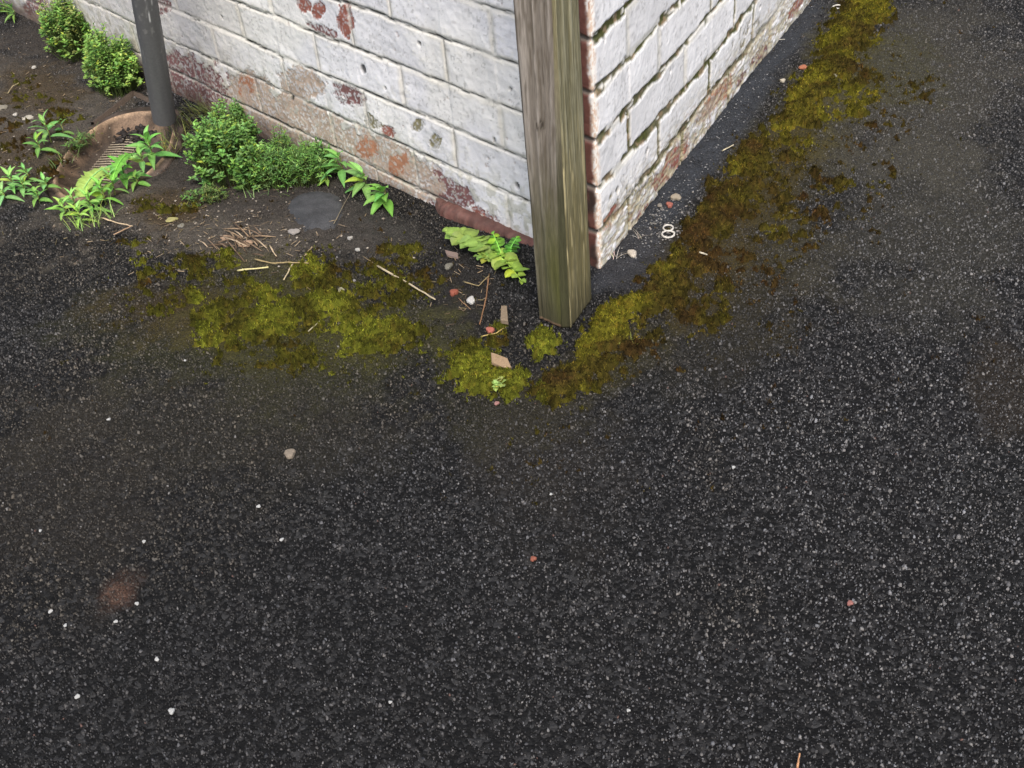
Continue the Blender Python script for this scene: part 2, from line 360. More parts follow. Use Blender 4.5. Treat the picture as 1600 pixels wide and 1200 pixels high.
def wall_surface(u, z):
    right = u > 0
    s = np.abs(u)
    wobz = (vn(u*9, z*13, 5)-.5)*.005+(vn(u*45, z*45, 6)-.5)*.0025
    zr = -(z+wobz)/.075; row = np.floor(zr); fz = (zr-row)*.075
    dh = np.minimum(fz, .075-fz)
    odd = (row % 2 == 1)
    off = np.where(right, np.where(odd, .1125, 0), np.where(odd, .192, .304-.225))
    wobu = (vn(u*20, row*3.3, 8)-.5)*.006+(vn(u*60, z*60, 9)-.5)*.002
    su = (s+wobu-off)/.225; fu = (su-np.round(su))*.225
    du = np.abs(fu); du = np.where((s < .04), .1, du)
    bid = np.floor(su)+row*57+right*991
    rb = hsh(bid.astype(np.int64), row.astype(np.int64), 3); rb2 = hsh(bid.astype(np.int64), row.astype(np.int64), 4)
    d = np.minimum(dh, du)
    n1 = fbm(u*22, z*22, 4, 61); n2 = fbm(u*90, z*90, 3, 62); n3 = fbm(u*260, z*260, 2, 63); streak = fbm(u*60, z*260, 3, 64)
    low = ss(-.30, -.43, z)
    # exposed patches
    pats = np.zeros(len(u)); col_p = np.zeros((len(u), 3))
    n1b = fbm(u*48+3, z*48, 4, 66)
    for side, B in ((~right, PATCH_L), (right, PATCH_R)):
        for r, (typ, st) in B.eval(u, z):
            m = side*ss(.18, .24, (st*ss(1.3, .35, r)-1.25*(n1b-.33)-.5*(n2-.36)-.45*(n3-.42)))
            m = m*((.35+.65*ss(.40, .50, n3)) if typ in ('tan', 'dirt', 'purple') else (.55+.45*ss(.34, .42, n3)))
            col_p = mixc(col_p, PC[typ], m); pats = np.maximum(pats, m)
        # paint
    blu = ss(.4, .65, fbm(u*7, z*9, 3, 71))
    cR = np.tile(lin(224, 223, 222), (len(u), 1)); cL = np.tile(lin(228, 227, 223), (len(u), 1))
    paint = np.where(right[:, None], cR, cL)
    paint = paint*(.90+.16*rb)[:, None]*(.86+.28*n1)[:, None]
    paint = mixc(paint, lin(206, 207, 214), .5*blu*(~right))
    # grime toward edges of bricks and on the lowest courses
    edge = ss(.012, .003, d)
    paint = mixc(paint, lin(188, 182, 162), edge*(.25+.35*n2))
    paint = mixc(paint, lin(150, 148, 118), ss(.48, .62, n2)*low*.55)
    farL = ss(.7, 1.1, s)*(~right)
    paint = mixc(paint, lin(150, 140, 132), farL*(.25+.4*n1))
    spk = ss(.74, .84, vn(u*300, z*300, 81))*ss(.35, .7, fbm(u*40, z*40, 3, 82))+ss(.80, .86, vn(u*110, z*120, 83))*.5
    paint = mixc(paint, lin(96, 94, 86), np.clip(spk, 0, 1)*.42)
    ridge = ss(.045, .0, np.abs(fbm(u*26, z*60, 3, 91)-.5))*ss(.5, .7, n1)
    paint = mixc(paint, lin(226, 224, 214), ridge*.5*(~right))
    # joints
    hj_ = dh < du
    wj = np.where(right, .0046+.0055*ss(.2, .8, vn(u*30, row*5, 15))*np.where(hj_, 1, .4), .0035)
    jm = ss(wj+.0022, wj-.001, d)
    crack = ss(.0016, .0004, np.abs(np.where(dh < du, dh-.0012+.002*(n2-.5), du+.002*(n2-.5))))*ss(.40, .54, fbm(u*18, row*4.7, 4, 17))*np.where(dh < du, 1, .7)
    hj = dh < du
    openR = right*ss(.42, .46, fbm(u*13+.3, row*2.1+.4, 3, 19)+.03*hj-.06*(~hj)+.02)*ss(.25, .4, vn(u*70, z*140, 38)+.2)*ss(.9, .6, s)*ss(.0, .02, s+.004)
    openR = openR*np.where(row < 6, 1, .5)
    nj = (fbm(u*55, z*55, 3, 39)-.5)*.009; jr = ss(.0009, -.0007, d-wj+nj)
    mort = np.where(right, jr, jm)*openR
    disp = (n1-.5)*np.where(right, .0013, .0034)+(n2-.5)*np.where(right, .0008, .0013)+(n3-.5)*.0008+(rb-.5)*.0016
    disp += (rb2-.5)*.01*np.where(np.abs(fu) < .2, fu, 0)
    jv = ss(.3, .6, fbm(u*8, z*14, 3, 37))
    disp -= jm*np.where(hj, .0010, .0005)*jv*(~right)+jm*.0006*right
    disp -= crack*.0022*(~right)*(.5+n2)
    disp -= mort*.0026
    disp -= ss(.006, .0, d)*np.where(right, .0006, .001)
    disp -= pats*.0014
    disp -= low*streak*.004*right
    c = mixc(paint, lin(216, 214, 204), jm*np.where(hj, .40, .12)*(1-pats)*(.4+.6*n2))
    c = mixc(c, col_p*(.75+.5*n2)[:, None], np.clip(pats, 0, 1)*np.where(jm > .5, .55, 1))
    c = mixc(c, lin(66, 64, 56), crack*(~right)*(.7+.5*n2))
    mc = mixc(np.tile(lin(126, 122, 92), (len(u), 1)), lin(92, 94, 46), ss(.4, .6, fbm(u*20, z*20, 2, 23)))
    mc = mixc(mc, lin(160, 140, 108), ss(.55, .65, n2)); mc *= (.36+.5*n3)[:, None]
    c = c*(1-mort[:, None])+mc*mort[:, None]
    # green tinge in joints lower right, scratchy lowest course
    c = mixc(c, lin(176, 166, 136), right*low*ss(.45, .6, streak)*.8)
    c = mixc(c, lin(120, 90, 70), right*low*ss(.6, .68, fbm(u*120, z*320, 2, 29))*.6)
    cf = (~right)*ss(.040, .030, s+.010*(n1-.5)); bare = mixc(np.tile(lin(104, 66, 56), (len(u), 1)), lin(66, 50, 44), ss(.5, .65, n1)); bare = mixc(bare, lin(108, 96, 84), jm)
    c = c*(1-cf[:, None])+bare*cf[:, None]
    # bare arris at the corner
    ar = ss(.012, .004, s+.010*(n2-.5)+.010*(n1-.5))*np.where(right, .8, 1)
    arc = mixc(np.tile(lin(148, 92, 74), (len(u), 1)), lin(208, 184, 164), np.clip(ss(.35, .5, n2)+ss(-.05, -.12, z)*.6+.30, 0, 1)); arc = mixc(arc, lin(226, 221, 214), ss(.46, .54, n3))
    c = c*(1-ar[:, None])+arc*ar[:, None]
    disp -= ar*.002*n2+(s < .03)*ss(.005, .001, dh)*.0025
    for hu, hz_, hr in HOLES:
        hr = hr*.001*.9
        m = ss(1.2, .7, np.hypot((u-hu)/hr, (z-hz_)/hr/1.2)+(n2-.5)*1.2)
        c = mixc(c, lin(44, 44, 42), m*.9); disp -= m*.004
    # damp rusty soil line
    foot = ss(-.425, -.465, z+(n1-.5)*.02)*(~right)*ss(.42, .36, s)
    mud = ss(-.455, -.50, z+(n1-.5)*.04)*(~right)*ss(.4, .5, s); c = mixc(c, lin(84, 66, 56), mud*.8)
    c = mixc(c, lin(108, 70, 60), foot*.35)
    return disp, np.clip(c, 0, 1)
a_ = .010
uf = np.concatenate([-np.geomspace(.03, 2.2, 60)[::-1]-1.75, np.arange(-1.75, -.012, .0023), np.linspace(-.012, .012, 15), np.arange(.0145, 1.35, .0023), 1.35+np.geomspace(.03, 2.2, 60)])
zf = np.concatenate([np.arange(-.56, .06, .0022), np.arange(.062, .5, .008), np.linspace(.5, 2.2, 90)[1:]])
U, ZZ = [a.ravel() for a in np.meshgrid(uf, zf, indexing='ij')]
dsp, wc = wall_surface(U, ZZ)
tt = np.clip((U+a_)/(2*a_), 0, 1)[:, None]
base = np.where((U > 0)[:, None], DR[None]*U[:, None], DL[None]*(-U)[:, None])
bez = (1-tt)**2*DL*a_+tt**2*DR*a_
base = np.where((np.abs(U) < a_)[:, None], bez, base)
nn = NL*(1-tt)+NR*tt; nn /= np.linalg.norm(nn, axis=1)[:, None]
WV = base+nn*dsp[:, None]; WV[:, 2] += ZZ
bld = empty('brick_building', (0, 0, -.44)); tag(bld, 'white painted brick building corner with peeling paint and dark mortar joints', 'building')
mesh_np('wall', WV, quads=gridq(len(uf), len(zf)), mat=M_wall, cols=wc, parent=bld)
# red brick footing showing under the paint, left side next to the post
us = np.arange(.045, .37, .003); prof = [(-.010, .0), (.006, .0), (.013, -.004), (.016, -.012), (.017, -.06)]
fv = []; fc = []
for s_ in us:
    zt = -.437-.026*float(ss(.1, .4, s_))+.011*float(ss(.15, .28, s_))
    for j, (o1, o2) in enumerate(prof):
        n_ = float(fbm(np.array([s_*60.]), np.array([j*1.7]), 3, 7)[0])
        k_ = min(1, (s_-.04)/.01, (.375-s_)/.03)
        n3_ = float(fbm(np.array([s_*220.]), np.array([j*2.7]), 2, 8)[0]); P = DL*s_+NL*(o1*k_+.007*(n_-.5)+.004*(n3_-.5)); fv.append((P[0], P[1], zt+o2+.005*(n_-.5)+.003*(n3_-.5)))
        fc.append((lin(90, 56, 50)*(1-.5*n3_)+lin(120, 104, 92)*.35*n3_)*(.5+.9*n_)*(1.0 if n_ < .62 else 1.25))
mesh_np('footing', np.array(fv), quads=gridq(len(us), len(prof)), mat=M_wall, cols=np.array(fc), parent=bld)
# flat roof out of view that closes the block
rb_ = MB(); A = DL*3.9; B = DR*3.5
rb_.add([(0, 0, 2.2), (B[0], B[1], 2.2), (A[0]+B[0], A[1]+B[1], 2.2), (A[0], A[1], 2.2), (0, 0, 2.3), (B[0], B[1], 2.3), (A[0]+B[0], A[1]+B[1], 2.3), (A[0], A[1], 2.3)],
        [(0, 3, 2, 1), (4, 5, 6, 7), (0, 1, 5, 4), (1, 2, 6, 5), (2, 3, 7, 6), (3, 0, 4, 7)], lin(90, 90, 92)); rb_.build('roof', M_slab, bld, False)

# ------------------------------------------------------------------ timber post
pl, pc1, pc2, pr = gp(843, 500), gp(877, 515), gp(893, 515), gp(925, 470)
pc = (pc1+pc2)/2; bl_ = pl+(pr-pc)
def post():
    root = empty('wooden_post', (pc[0], pc[1], -.44)); tag(root, 'weathered brown and green timber post standing at the brick corner', 'post')
    z0 = -.436; zs = np.concatenate([np.arange(z0, .12, .003), np.linspace(.12, 2.1, 120)[1:]])
    segs = [(pl, pc1, 26, 'L'), (pc1, pc2, 7, 'C'), (pc2, pr, 44, 'R'), (pr, bl_, 14, 'B'), (bl_, pl, 30, 'B')]
    pts = []; kind = []; nr = []
    for A, B, n, k in segs:
        e = (B-A)[:2]; e = e/np.linalg.norm(e); nv = np.array([e[1], -e[0]])
        for i in range(n):
            pts.append(A+(B-A)*i/n); kind.append(k); nr.append(nv)
    pts = np.array(pts)[:, :2]; nr = np.array(nr)
    arc = np.concatenate([[0], np.cumsum(np.linalg.norm(np.diff(pts, axis=0), axis=1))])
    n = len(pts); kd = np.array(kind)
    PP = np.repeat(pts, len(zs), 0); AA = np.repeat(arc, len(zs)); NN = np.repeat(nr, len(zs), 0); KK = np.repeat(kd, len(zs)); ZP = np.tile(zs, n)
    # the worn arris is wide at the foot and narrows upward
    nar = ss(-.40, .0, ZP)
    ctr = pc[:2]
    k = (KK == 'C')
    e3 = (pr-pc2)[:2]; e3 = e3/np.linalg.norm(e3); amt = np.clip((ZP+.436)/.42, 0, 1.3)
    wgt = np.where(KK == 'L', np.clip(AA/arc[26], 0, 1), np.where(KK == 'C', 1.0, np.where(KK == 'R', np.clip(1-(AA-arc[33])/(arc[77]-arc[33]), 0, 1), 0)))
    squeeze = np.where(KK == 'C', np.clip(.0+(AA-arc[26])/(arc[33]-arc[26]), 0, 1)*.0, 0)
    PP = PP+e3*(wgt*amt*.019)[:, None]
    PP = np.where((KK == 'C')[:, None], PP+((pc2-pc1)[:2])*((.5-(AA-arc[26])/(arc[33]-arc[26]))*.75*np.clip(amt, 0, 1))[:, None], PP)
    wl_ = (KK == 'L')*np.clip(AA/arc[26], 0, 1)*.37*np.clip(amt, 0, 1); PP = PP+((pc2-pc1)[:2])*wl_[:, None]
    wr_ = (KK == 'R')*np.clip(1-(AA-arc[33])/(arc[77]-arc[33]), 0, 1)*-.37*np.clip(amt, 0, 1); PP = PP+((pc2-pc1)[:2])*wr_[:, None]
    g1 = fbm(AA*260, ZP*6, 4, 201); g2 = fbm(AA*700, ZP*22, 3, 202); g3 = fbm(AA*30, ZP*3, 3, 203); g4 = vn(AA*900, ZP*120, 204)
    disp = (g1-.5)*.0035+(g2-.5)*.0016+(g3-.5)*.004
    rot = ss(-.30, -.43, ZP)
    disp -= rot*(-.0015+.005*g3)
    corn = np.zeros(len(AA))
    PP = PP+NN*disp[:, None]
    cL = mixc(np.tile(lin(112, 105, 96), (len(AA), 1)), lin(142, 135, 126), ss(.5, .7, g1)); cL = mixc(cL, lin(74, 66, 54), ss(.5, .35, g2)*.6)
    cL = mixc(cL, lin(80, 80, 48), ss(-.12, -.36, ZP)*.85*(.4+g3)); 
    cR = mixc(np.tile(lin(118, 114, 90), (len(AA), 1)), lin(140, 136, 112), ss(.5, .7, g1)); cR = mixc(cR, lin(92, 86, 58), ss(.5, .35, g2)*.7)
    cR = mixc(cR, lin(100, 92, 60), ss(-.10, -.32, ZP)*.75); cR = mixc(cR, lin(176, 164, 124), ss(.60, .70, fbm(AA*420, ZP*14, 3, 207))*ss(-.1, -.2, ZP)*.75)
    c = np.where((KK == 'R')[:, None], cR*.92, cL*.88)
    cC = lin(54, 54, 36)*(.6+.8*g2)[:, None]
    kc = k*ss(.0, -.25, ZP)*.85
    c = c*(1-kc[:, None])+cC*kc[:, None]
    # green bleeding over the arris on top, darker foot
    c = mixc(c, lin(112, 106, 80), ((KK == 'C')*ss(-.2, 0, ZP)).astype(float))
    c = mixc(c, lin(50, 47, 32), ss(-.36, -.44, ZP+(g3-.5)*.08)*.7)
    knot = ss(.010, .002, np.hypot((AA-.020)*1.0, (ZP+.125)*.8)); c = mixc(c, lin(40, 34, 26), (knot*(KK == 'L')*ss(.35, .6, g4)))
    c = mixc(c, lin(150, 120, 96), (KK == 'L')*ss(-.4315, -.4345, ZP)*.8)
    V = np.concatenate([PP, ZP[:, None]], 1)
    nz = len(zs); i, j = np.meshgrid(np.arange(n), np.arange(nz-1), indexing='ij'); a = (i*nz+j).ravel(); b = (((i+1) % n)*nz+j).ravel()
    mesh_np('timber', V, quads=np.stack([a, b, b+1, a+1], 1), faces=[[i*nz for i in range(n)][::-1], [i*nz+nz-1 for i in range(n)]], mat=M_wood, cols=np.clip(c, 0, 1), parent=root)
post()

# ------------------------------------------------------------------ drainpipe
def tube(mb, pts, rad, col, n=10, cap=True, jit=0):
    pts = [np.array(p, float) for p in pts]; N = len(pts); vs = []; up = np.array([0, 0, 1.])
    for i, p in enumerate(pts):
        t = pts[min(i+1, N-1)]-pts[max(i-1, 0)]; t = t/np.linalg.norm(t)
        a = np.cross(t, up)
        if np.linalg.norm(a) < .1: a = np.cross(t, [1, 0, 0])
        a /= np.linalg.norm(a); b = np.cross(t, a); r = rad[i] if hasattr(rad, '__len__') else rad
        for k in range(n):
            q_ = 2*math.pi*k/n; vs.append(p+(a*math.cos(q_)+b*math.sin(q_))*r*(1+random.uniform(-jit, jit)))
    fs = [(i*n+k, i*n+(k+1) % n, (i+1)*n+(k+1) % n, (i+1)*n+k) for i in range(N-1) for k in range(n)]
    if cap: fs += [tuple(range(n))[::-1], tuple(range((N-1)*n, N*n))]
    mb.add(vs, fs, col)
def pipe():
    bot = gp(257, 186, .045)
    # upper point: same standoff plane, seen at (224, 0)
    d = ray(224, -10); off = bot@NL+.004
    t = (off-CAM@NL)/(d@NL); top = CAM+d*t
    ax = (top-bot)/np.linalg.norm(top-bot); top2 = bot+ax*1.4
    k, _ = scale_at(bot); r = 18.0/k
    root = empty('drainpipe', tuple(bot)); tag(root, 'dark grey painted drainpipe with white paint runs ending over the drain', 'drainpipe')
    a = np.cross(ax, [0, 1, 0]); a /= np.linalg.norm(a); b = np.cross(ax, a)
    ns, nh = 64, 420; V = []; C = []
    th = np.tile(np.arange(ns)*2*np.pi/ns, nh); hh = np.repeat(np.concatenate([np.linspace(0, .5, 360), np.linspace(.52, 1.4, 60)]), ns)
    rr_ = r*(1+.01*(fbm(th*2, hh*20, 3, 301)-.5)+.10*ss(.02, .0, hh)*0)
    P = bot+ax*hh[:, None]+(a*np.cos(th)[:, None]+b*np.sin(th)[:, None])*rr_[:, None]
    c = np.tile(lin(80, 80, 81), (len(th), 1))*(.85+.3*fbm(th*3, hh*14, 4, 302))[:, None]
    # white runs near the top of what is seen, chips on the right edge
    for px, py0, py1, wd in ((216, -30, 66, .0011), (232, -30, 26, .0012), (238, -40, 16, .0010)):
        dd = ray(px, py1); 
        h1 = (CAM+dd*((off-CAM@NL)/(dd@NL))-bot)@ax; side = (CAM+dd*((off-CAM@NL)/(dd@NL))-bot); side = side-ax*(side@ax)
        camdir = (CAM-bot); camdir -= ax*(camdir@ax); camdir /= np.linalg.norm(camdir); rt = np.cross(camdir, ax); sx = side@rt
        lat = ((P-bot)@rt); front = ((P-bot)@camdir) > 0
        m = front*ss(wd, wd*.4, np.abs(lat-sx+(hh-h1)*.0+(fbm(hh*30, hh*0+px, 2, 303)-.5)*.004))*ss(h1-.003, h1+.003, hh)
        c = mixc(c, lin(190, 190, 190), m*.85)
    ch_ = ss(.66, .72, fbm(th*6, hh*60, 3, 304))*ss(.1, .2, hh); c = mixc(c, lin(130, 128, 126), ch_*.35)
    ii, jj = np.meshgrid(np.arange(nh-1), np.arange(ns), indexing='ij'); A0 = (ii*ns+jj).ravel(); B0 = (ii*ns+(jj+1) % ns).ravel()
    mesh_np('pipe_wall', P, quads=np.stack([A0, B0, B0+ns, A0+ns], 1), mat=M_pipe, cols=c, parent=root)
    mb = MB(); n = 32; rv = []
    for k_, (rad_, h_) in enumerate(((1.0, 0), (.86, 0), (.86, .12))):
        for j in range(n): rv.append(bot+ax*h_+(a*math.cos(2*math.pi*j/n)+b*math.sin(2*math.pi*j/n))*r*rad_)
    mb.add(rv, [(q_*n+j, q_*n+(j+1) % n, (q_+1)*n+(j+1) % n, (q_+1)*n+j) for q_ in range(2) for j in range(n)], lin(50, 50, 50)); mb.build('pipe_mouth', M_pipe, root)
    mb = MB(); st = bot+ax*1.02  # bracket above the frame of the photo
    wallp = st-NL*(st@NL)
    tube(mb, [st+ax*.0, wallp], .008, lin(70, 70, 70)); mb.build('bracket', M_pipe, root)
pipe()

# ------------------------------------------------------------------ gully
def gully():
    root = empty('drain_gully', (GC[0], GC[1], GZ)); tag(root, 'round brown clay drain gully with slotted grate under the grey pipe', 'drain')
    n = 96; th = np.linspace(0, 2*np.pi, n, endpoint=False); R0 = ringr(th)
    R0 = (R0+np.roll(R0, 3)+np.roll(R0, -3)+np.roll(R0, 6)+np.roll(R0, -6))/5
    prof = [(1.15, -.03), (1.15, -.002), (1.12, .001), (1.02, .001), (.975, .005), (.955, .004), (.93, -.005), (.88, -.013), (.80, -.020), (.70, -.026), (.55, -.031), (.35, -.033), (.15, -.034), (.0, -.034)]
    V = []; C = []
    for k, (f_, h_) in enumerate(prof):
        for i in range(n):
            nz = float(fbm(np.array([th[i]*4]), np.array([k*.8]), 3, 401)[0])
            x_, y_ = GC[0]+math.cos(th[i])*R0[i]*f_*(1+.02*(nz-.5)), GC[1]+math.sin(th[i])*R0[i]*f_*(1+.02*(nz-.5))
            V.append((x_, y_, GZ+h_+.004*(nz-.5)))
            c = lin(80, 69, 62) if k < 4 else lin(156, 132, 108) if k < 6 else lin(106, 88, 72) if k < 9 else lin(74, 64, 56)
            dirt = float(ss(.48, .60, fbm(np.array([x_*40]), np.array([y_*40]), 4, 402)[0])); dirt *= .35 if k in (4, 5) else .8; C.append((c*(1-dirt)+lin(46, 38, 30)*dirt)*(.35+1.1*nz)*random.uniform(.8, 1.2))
    q_ = []
    for k in range(len(prof)-1):
        for i in range(n): q_.append((k*n+i, k*n+(i+1) % n, (k+1)*n+(i+1) % n, (k+1)*n+i))
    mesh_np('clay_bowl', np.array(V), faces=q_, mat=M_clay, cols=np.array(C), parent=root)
    # square kerb of the surround: two raised clay lips meeting at the back corner
    c0, c1, c2 = gp(209, 148), gp(146, 197), gp(285, 182)
    mb = MB()
    for A, B in ((c0, c1), (c0, c2)):
        N = 24; e = (B-A)/np.linalg.norm(B-A); s_ = np.array([-e[1], e[0], 0])
        if s_@(GC-A) < 0: s_ = -s_
        vs = []
        for i in range(N+1):
            p = A+(B-A)*i/N+s_*random.uniform(-.001, .001)
            for (o1, o2) in ((-.004, -.03), (-.004, .008), (.003, .009), (.004, -.004), (.012, -.006), (.02, -.012)):
                vs.append(p+s_*o1+np.array([0, 0, o2+random.uniform(-.0008, .0008)]))
        mb.add(vs, [(i*6+j, (i+1)*6+j, (i+1)*6+j+1, i*6+j+1) for i in range(N) for j in range(5)], lin(74, 64, 56))
    mb.build('surround', M_clay, root)
    # slotted grate
    g0, g1, g2 = gp(118, 290, -.025), gp(212, 200, -.025), gp(180, 215, -.025)
    mb = MB(); ax = (g1-g0); L = np.linalg.norm(ax[:2]); ax = ax/np.linalg.norm(ax); sd_ = np.array([-ax[1], ax[0], 0]);
    if sd_@(GC-g0) < 0: sd_ = -sd_
    N = 28
    for i in range(N):
        p = g0+ax*L*(i+.5)/N; p = np.array([p[0], p[1], GZ-.026])
        tube(mb, [p-sd_*.012, p+sd_*.016+np.array([0, 0, .002]), p+sd_*.048], .0013, lin(150, 140, 122), 6)
    for o1 in (-.012, .018, .048):
        a0 = g0+sd_*o1; b0 = g0+ax*L+sd_*o1
        tube(mb, [(a0[0], a0[1], GZ-.029), (b0[0], b0[1], GZ-.029)], .0016, lin(110, 100, 90), 6)
    mb.build('grate', M_clay, root)
    # black sludge caught on the grate
    mb = MB(); c = gp(214, 212, -.015)
    for i in range(420):
        a, r = random.uniform(0, 6.28), random.random()**.6*(1 if i < 200 else 2.1)
        p = c+np.array([math.cos(a)*r*.045, math.sin(a)*r*.03, random.uniform(-.006, .006)]); lump(mb, p if i < 200 else (p[0], p[1], GZ-.030), random.uniform(.003, .008)*(1 if i < 200 else .5), lin(40, 36, 34)*random.uniform(.4, 1.8))
    mb.build('sludge', M_slab, root)
def lump(mb, p, r, col, flat=.7, jit=.3):
    vs = [(0, 0, 1), (1, 0, 0), (0, 1, 0), (-1, 0, 0), (0, -1, 0), (0, 0, -1), (.6, .6, .5), (-.6, .6, .5), (-.6, -.6, .5), (.6, -.6, .5)]
    a = random.uniform(0, 6.28); ca_, sa_ = math.cos(a), math.sin(a)
    out = []
    for v in vs:
        k = r*(1+random.uniform(-jit, jit)); x, y, z = v[0]*k, v[1]*k*.8, v[2]*k*flat
        out.append((p[0]+x*ca_-y*sa_, p[1]+x*sa_+y*ca_, p[2]+z))
    fs = [(0, 6, 7), (0, 7, 8), (0, 8, 9), (0, 9, 6), (6, 1, 2), (7, 2, 3), (8, 3, 4), (9, 4, 1), (6, 2, 7), (7, 3, 8), (8, 4, 9), (9, 1, 6), (5, 2, 1), (5, 3, 2), (5, 4, 3), (5, 1, 4)]
    mb.add(out, fs, col)
gully()

# ------------------------------------------------------------------ moss
PAL = (lin(116, 121, 38), lin(86, 84, 28), lin(76, 60, 26))
def moss(label, blobs, seed, dens=1.0, pal=None):
    YG, OL, BR = pal or PAL
    B = Blobs(blobs, gp); cs = np.array([b[0] for b in B.b])
    lo, hi = cs.min(0)-.12, cs.max(0)+.12
    def fld(x, y):
        m = np.zeros(len(x)); h = np.zeros(len(x)); wt = np.zeros(len(x))+1e-6
        for r, (st, hue) in B.eval(x, y):
            k = st*.90*ss(1.75, .15, r); m = np.maximum(m, k)+.05*np.minimum(m, k); h += k*hue; wt += k
        n = fbm(x*24, y*24, 4, seed); n2 = fbm(x*80, y*80, 3, seed+3); n3 = vn(x*230, y*230, seed+5)
        return (m-.80*(n-.14)-1.15*(n2-.28)-.62*(n3-.36)), h/wt, n, n2
    st = .0035
    ax_, ay_ = np.arange(lo[0], hi[0], st), np.arange(lo[1], hi[1], st)
    x, y = [a.ravel() for a in np.meshgrid(ax_, ay_, indexing='ij')]
    f, hu, n, n2 = fld(x, y)
    f1, f2, cid = worley(x*68, y*68, seed+11)
    hgt = np.where(f > 0, .0008+.0135*ss(.0, .40, f)*(.2+.8*np.sqrt(np.clip(1-f1*1.05, 0, 1))), -.004)+(vn(x*300, y*300, seed)-.5)*.0015
    def colr(x, y, hu, f, n2):
        t = np.clip(hu+(fbm(x*20, y*20, 4, seed+31)-.47)*1.7, 0, 1); k = ss(0, .5, t)[:, None]; k2 = ss(.5, 1, t)[:, None]
        c = BR*(1-k)+OL*k; c = c*(1-k2)+YG*k2
        n5 = fbm(x*210, y*210, 2, seed+37)
        n6 = vn(x*420, y*420, seed+41); c = c*(1-.5*ss(.55, .75, n5)[:, None]*np.array([.2, .5, .3]))
        return c*((.3+1.1*n2)*(.35+1.0*n5)*(.5+1.1*n6))[:, None]
    z = hground(x, y)+(fbm(x*90, y*90, 3, 41)-.5)*.0022+hgt
    Q = gridq(len(ax_), len(ay_)); keep = (f[Q] > -.02).any(1)&(f[Q].max(1) > .0); Q = Q[keep]
    used = np.unique(Q); remap = np.full(len(x), -1); remap[used] = np.arange(len(used)); Q = remap[Q]
    V = np.stack([x, y, z], 1)[used]; C = (colr(x, y, hu, f, n2)*.75)[used]
    # strands
    r = np.random.default_rng(seed); area = (hi[0]-lo[0])*(hi[1]-lo[1]); N = int(area*800000*dens)
    sx, sy = r.uniform(lo[0], hi[0], N), r.uniform(lo[1], hi[1], N)
    f, hu, n, n2 = fld(sx, sy); k = r.random(N) < ss(-.16, .12, f)*1.0
    sx, sy, f, hu, n2 = sx[k], sy[k], f[k], hu[k], n2[k]; N = len(sx)
    f1, _, cid = worley(sx*68, sy*68, seed+11)
    hz = hground(sx, sy)+(fbm(sx*90, sy*90, 3, 41)-.5)*.0022+np.where(f > 0, .0008+.0135*ss(0, .40, f)*(.2+.8*np.sqrt(np.clip(1-f1*1.05, 0, 1))), 0)
    az = r.uniform(0, 2*np.pi, N); ln = r.uniform(.0012, .0040, N); lean = r.uniform(.2, 1.45, N); wd = r.uniform(.0003, .0008, N)
    dx, dy = np.cos(az)*np.sin(lean), np.sin(az)*np.sin(lean); dz = np.cos(lean)
    px_, py_ = -np.sin(az)*wd, np.cos(az)*wd
    b0 = np.stack([sx-px_, sy-py_, hz-.001], 1); b1 = np.stack([sx+px_, sy+py_, hz-.001], 1)
    t_ = np.stack([sx+dx*ln, sy+dy*ln, hz+dz*ln], 1)
    SV = np.stack([b0, b1, t_], 1).reshape(-1, 3); sc = colr(sx, sy, hu, f, n2)*(.25+2.3*r.random((N, 1))**2)
    SC = np.repeat(sc, 3, 0); T = np.arange(N*3).reshape(-1, 3)+len(V)
    o = mesh_np('moss', np.concatenate([V, SV]), quads=Q, tris=T, mat=M_moss, cols=np.clip(np.concatenate([C, SC]), 0, 1))
    tag(o, label, 'moss', kind='stuff'); return o
moss('wide yellow green moss patch on the asphalt below the weeds and straw', [
    (240, 430, 50, 32, 10, .75, .55), (300, 420, 45, 26, 0, .7, .6), (330, 485, 70, 35, 10, .85, .65), (390, 460, 60, 45, 10, .85, .75), (420, 505, 85, 40, 5, 1.0, .85), (340, 530, 60, 28, 15, .8, .8),
    (500, 430, 70, 38, 10, .9, .7), (520, 480, 60, 40, 0, .85, .7), (600, 470, 60, 45, 0, .8, .65), (590, 520, 80, 38, 5, 1.05, .95), (480, 550, 80, 26, 5, .7, .75), (350, 410, 30, 16, 0, .8, .8), (350, 570, 60, 20, 5, .5, .6), (600, 560, 60, 18, 0, .5, .5), (430, 560, 130, 26, 5, .52, .6), (250, 475, 60, 36, 0, .55, .55), (560, 580, 90, 18, 0, .46, .5)], 501)
moss('thin dark moss film between the long straw and the brick wall', [(640, 400, 55, 30, 10, .72, .3), (620, 430, 60, 26, 15, .6, .35), (665, 440, 36, 34, 0, .6, .35), (215, 385, 22, 14, 0, .6, .2)], 511, .7)
moss('bright green moss patch left below the post around the wood chip', [(740, 570, 46, 42, 0, 1.15, .8), (778, 535, 22, 34, 10, 1.0, .65), (745, 600, 45, 24, 5, 1.0, .8), (800, 598, 40, 22, 0, 1.0, .75), (830, 620, 50, 20, 0, .8, .45)], 521, 1.2)
moss('small round moss tuft directly under the foot of the post', [(849, 536, 24, 26, 0, 1.3, .75)], 531, 1.3)
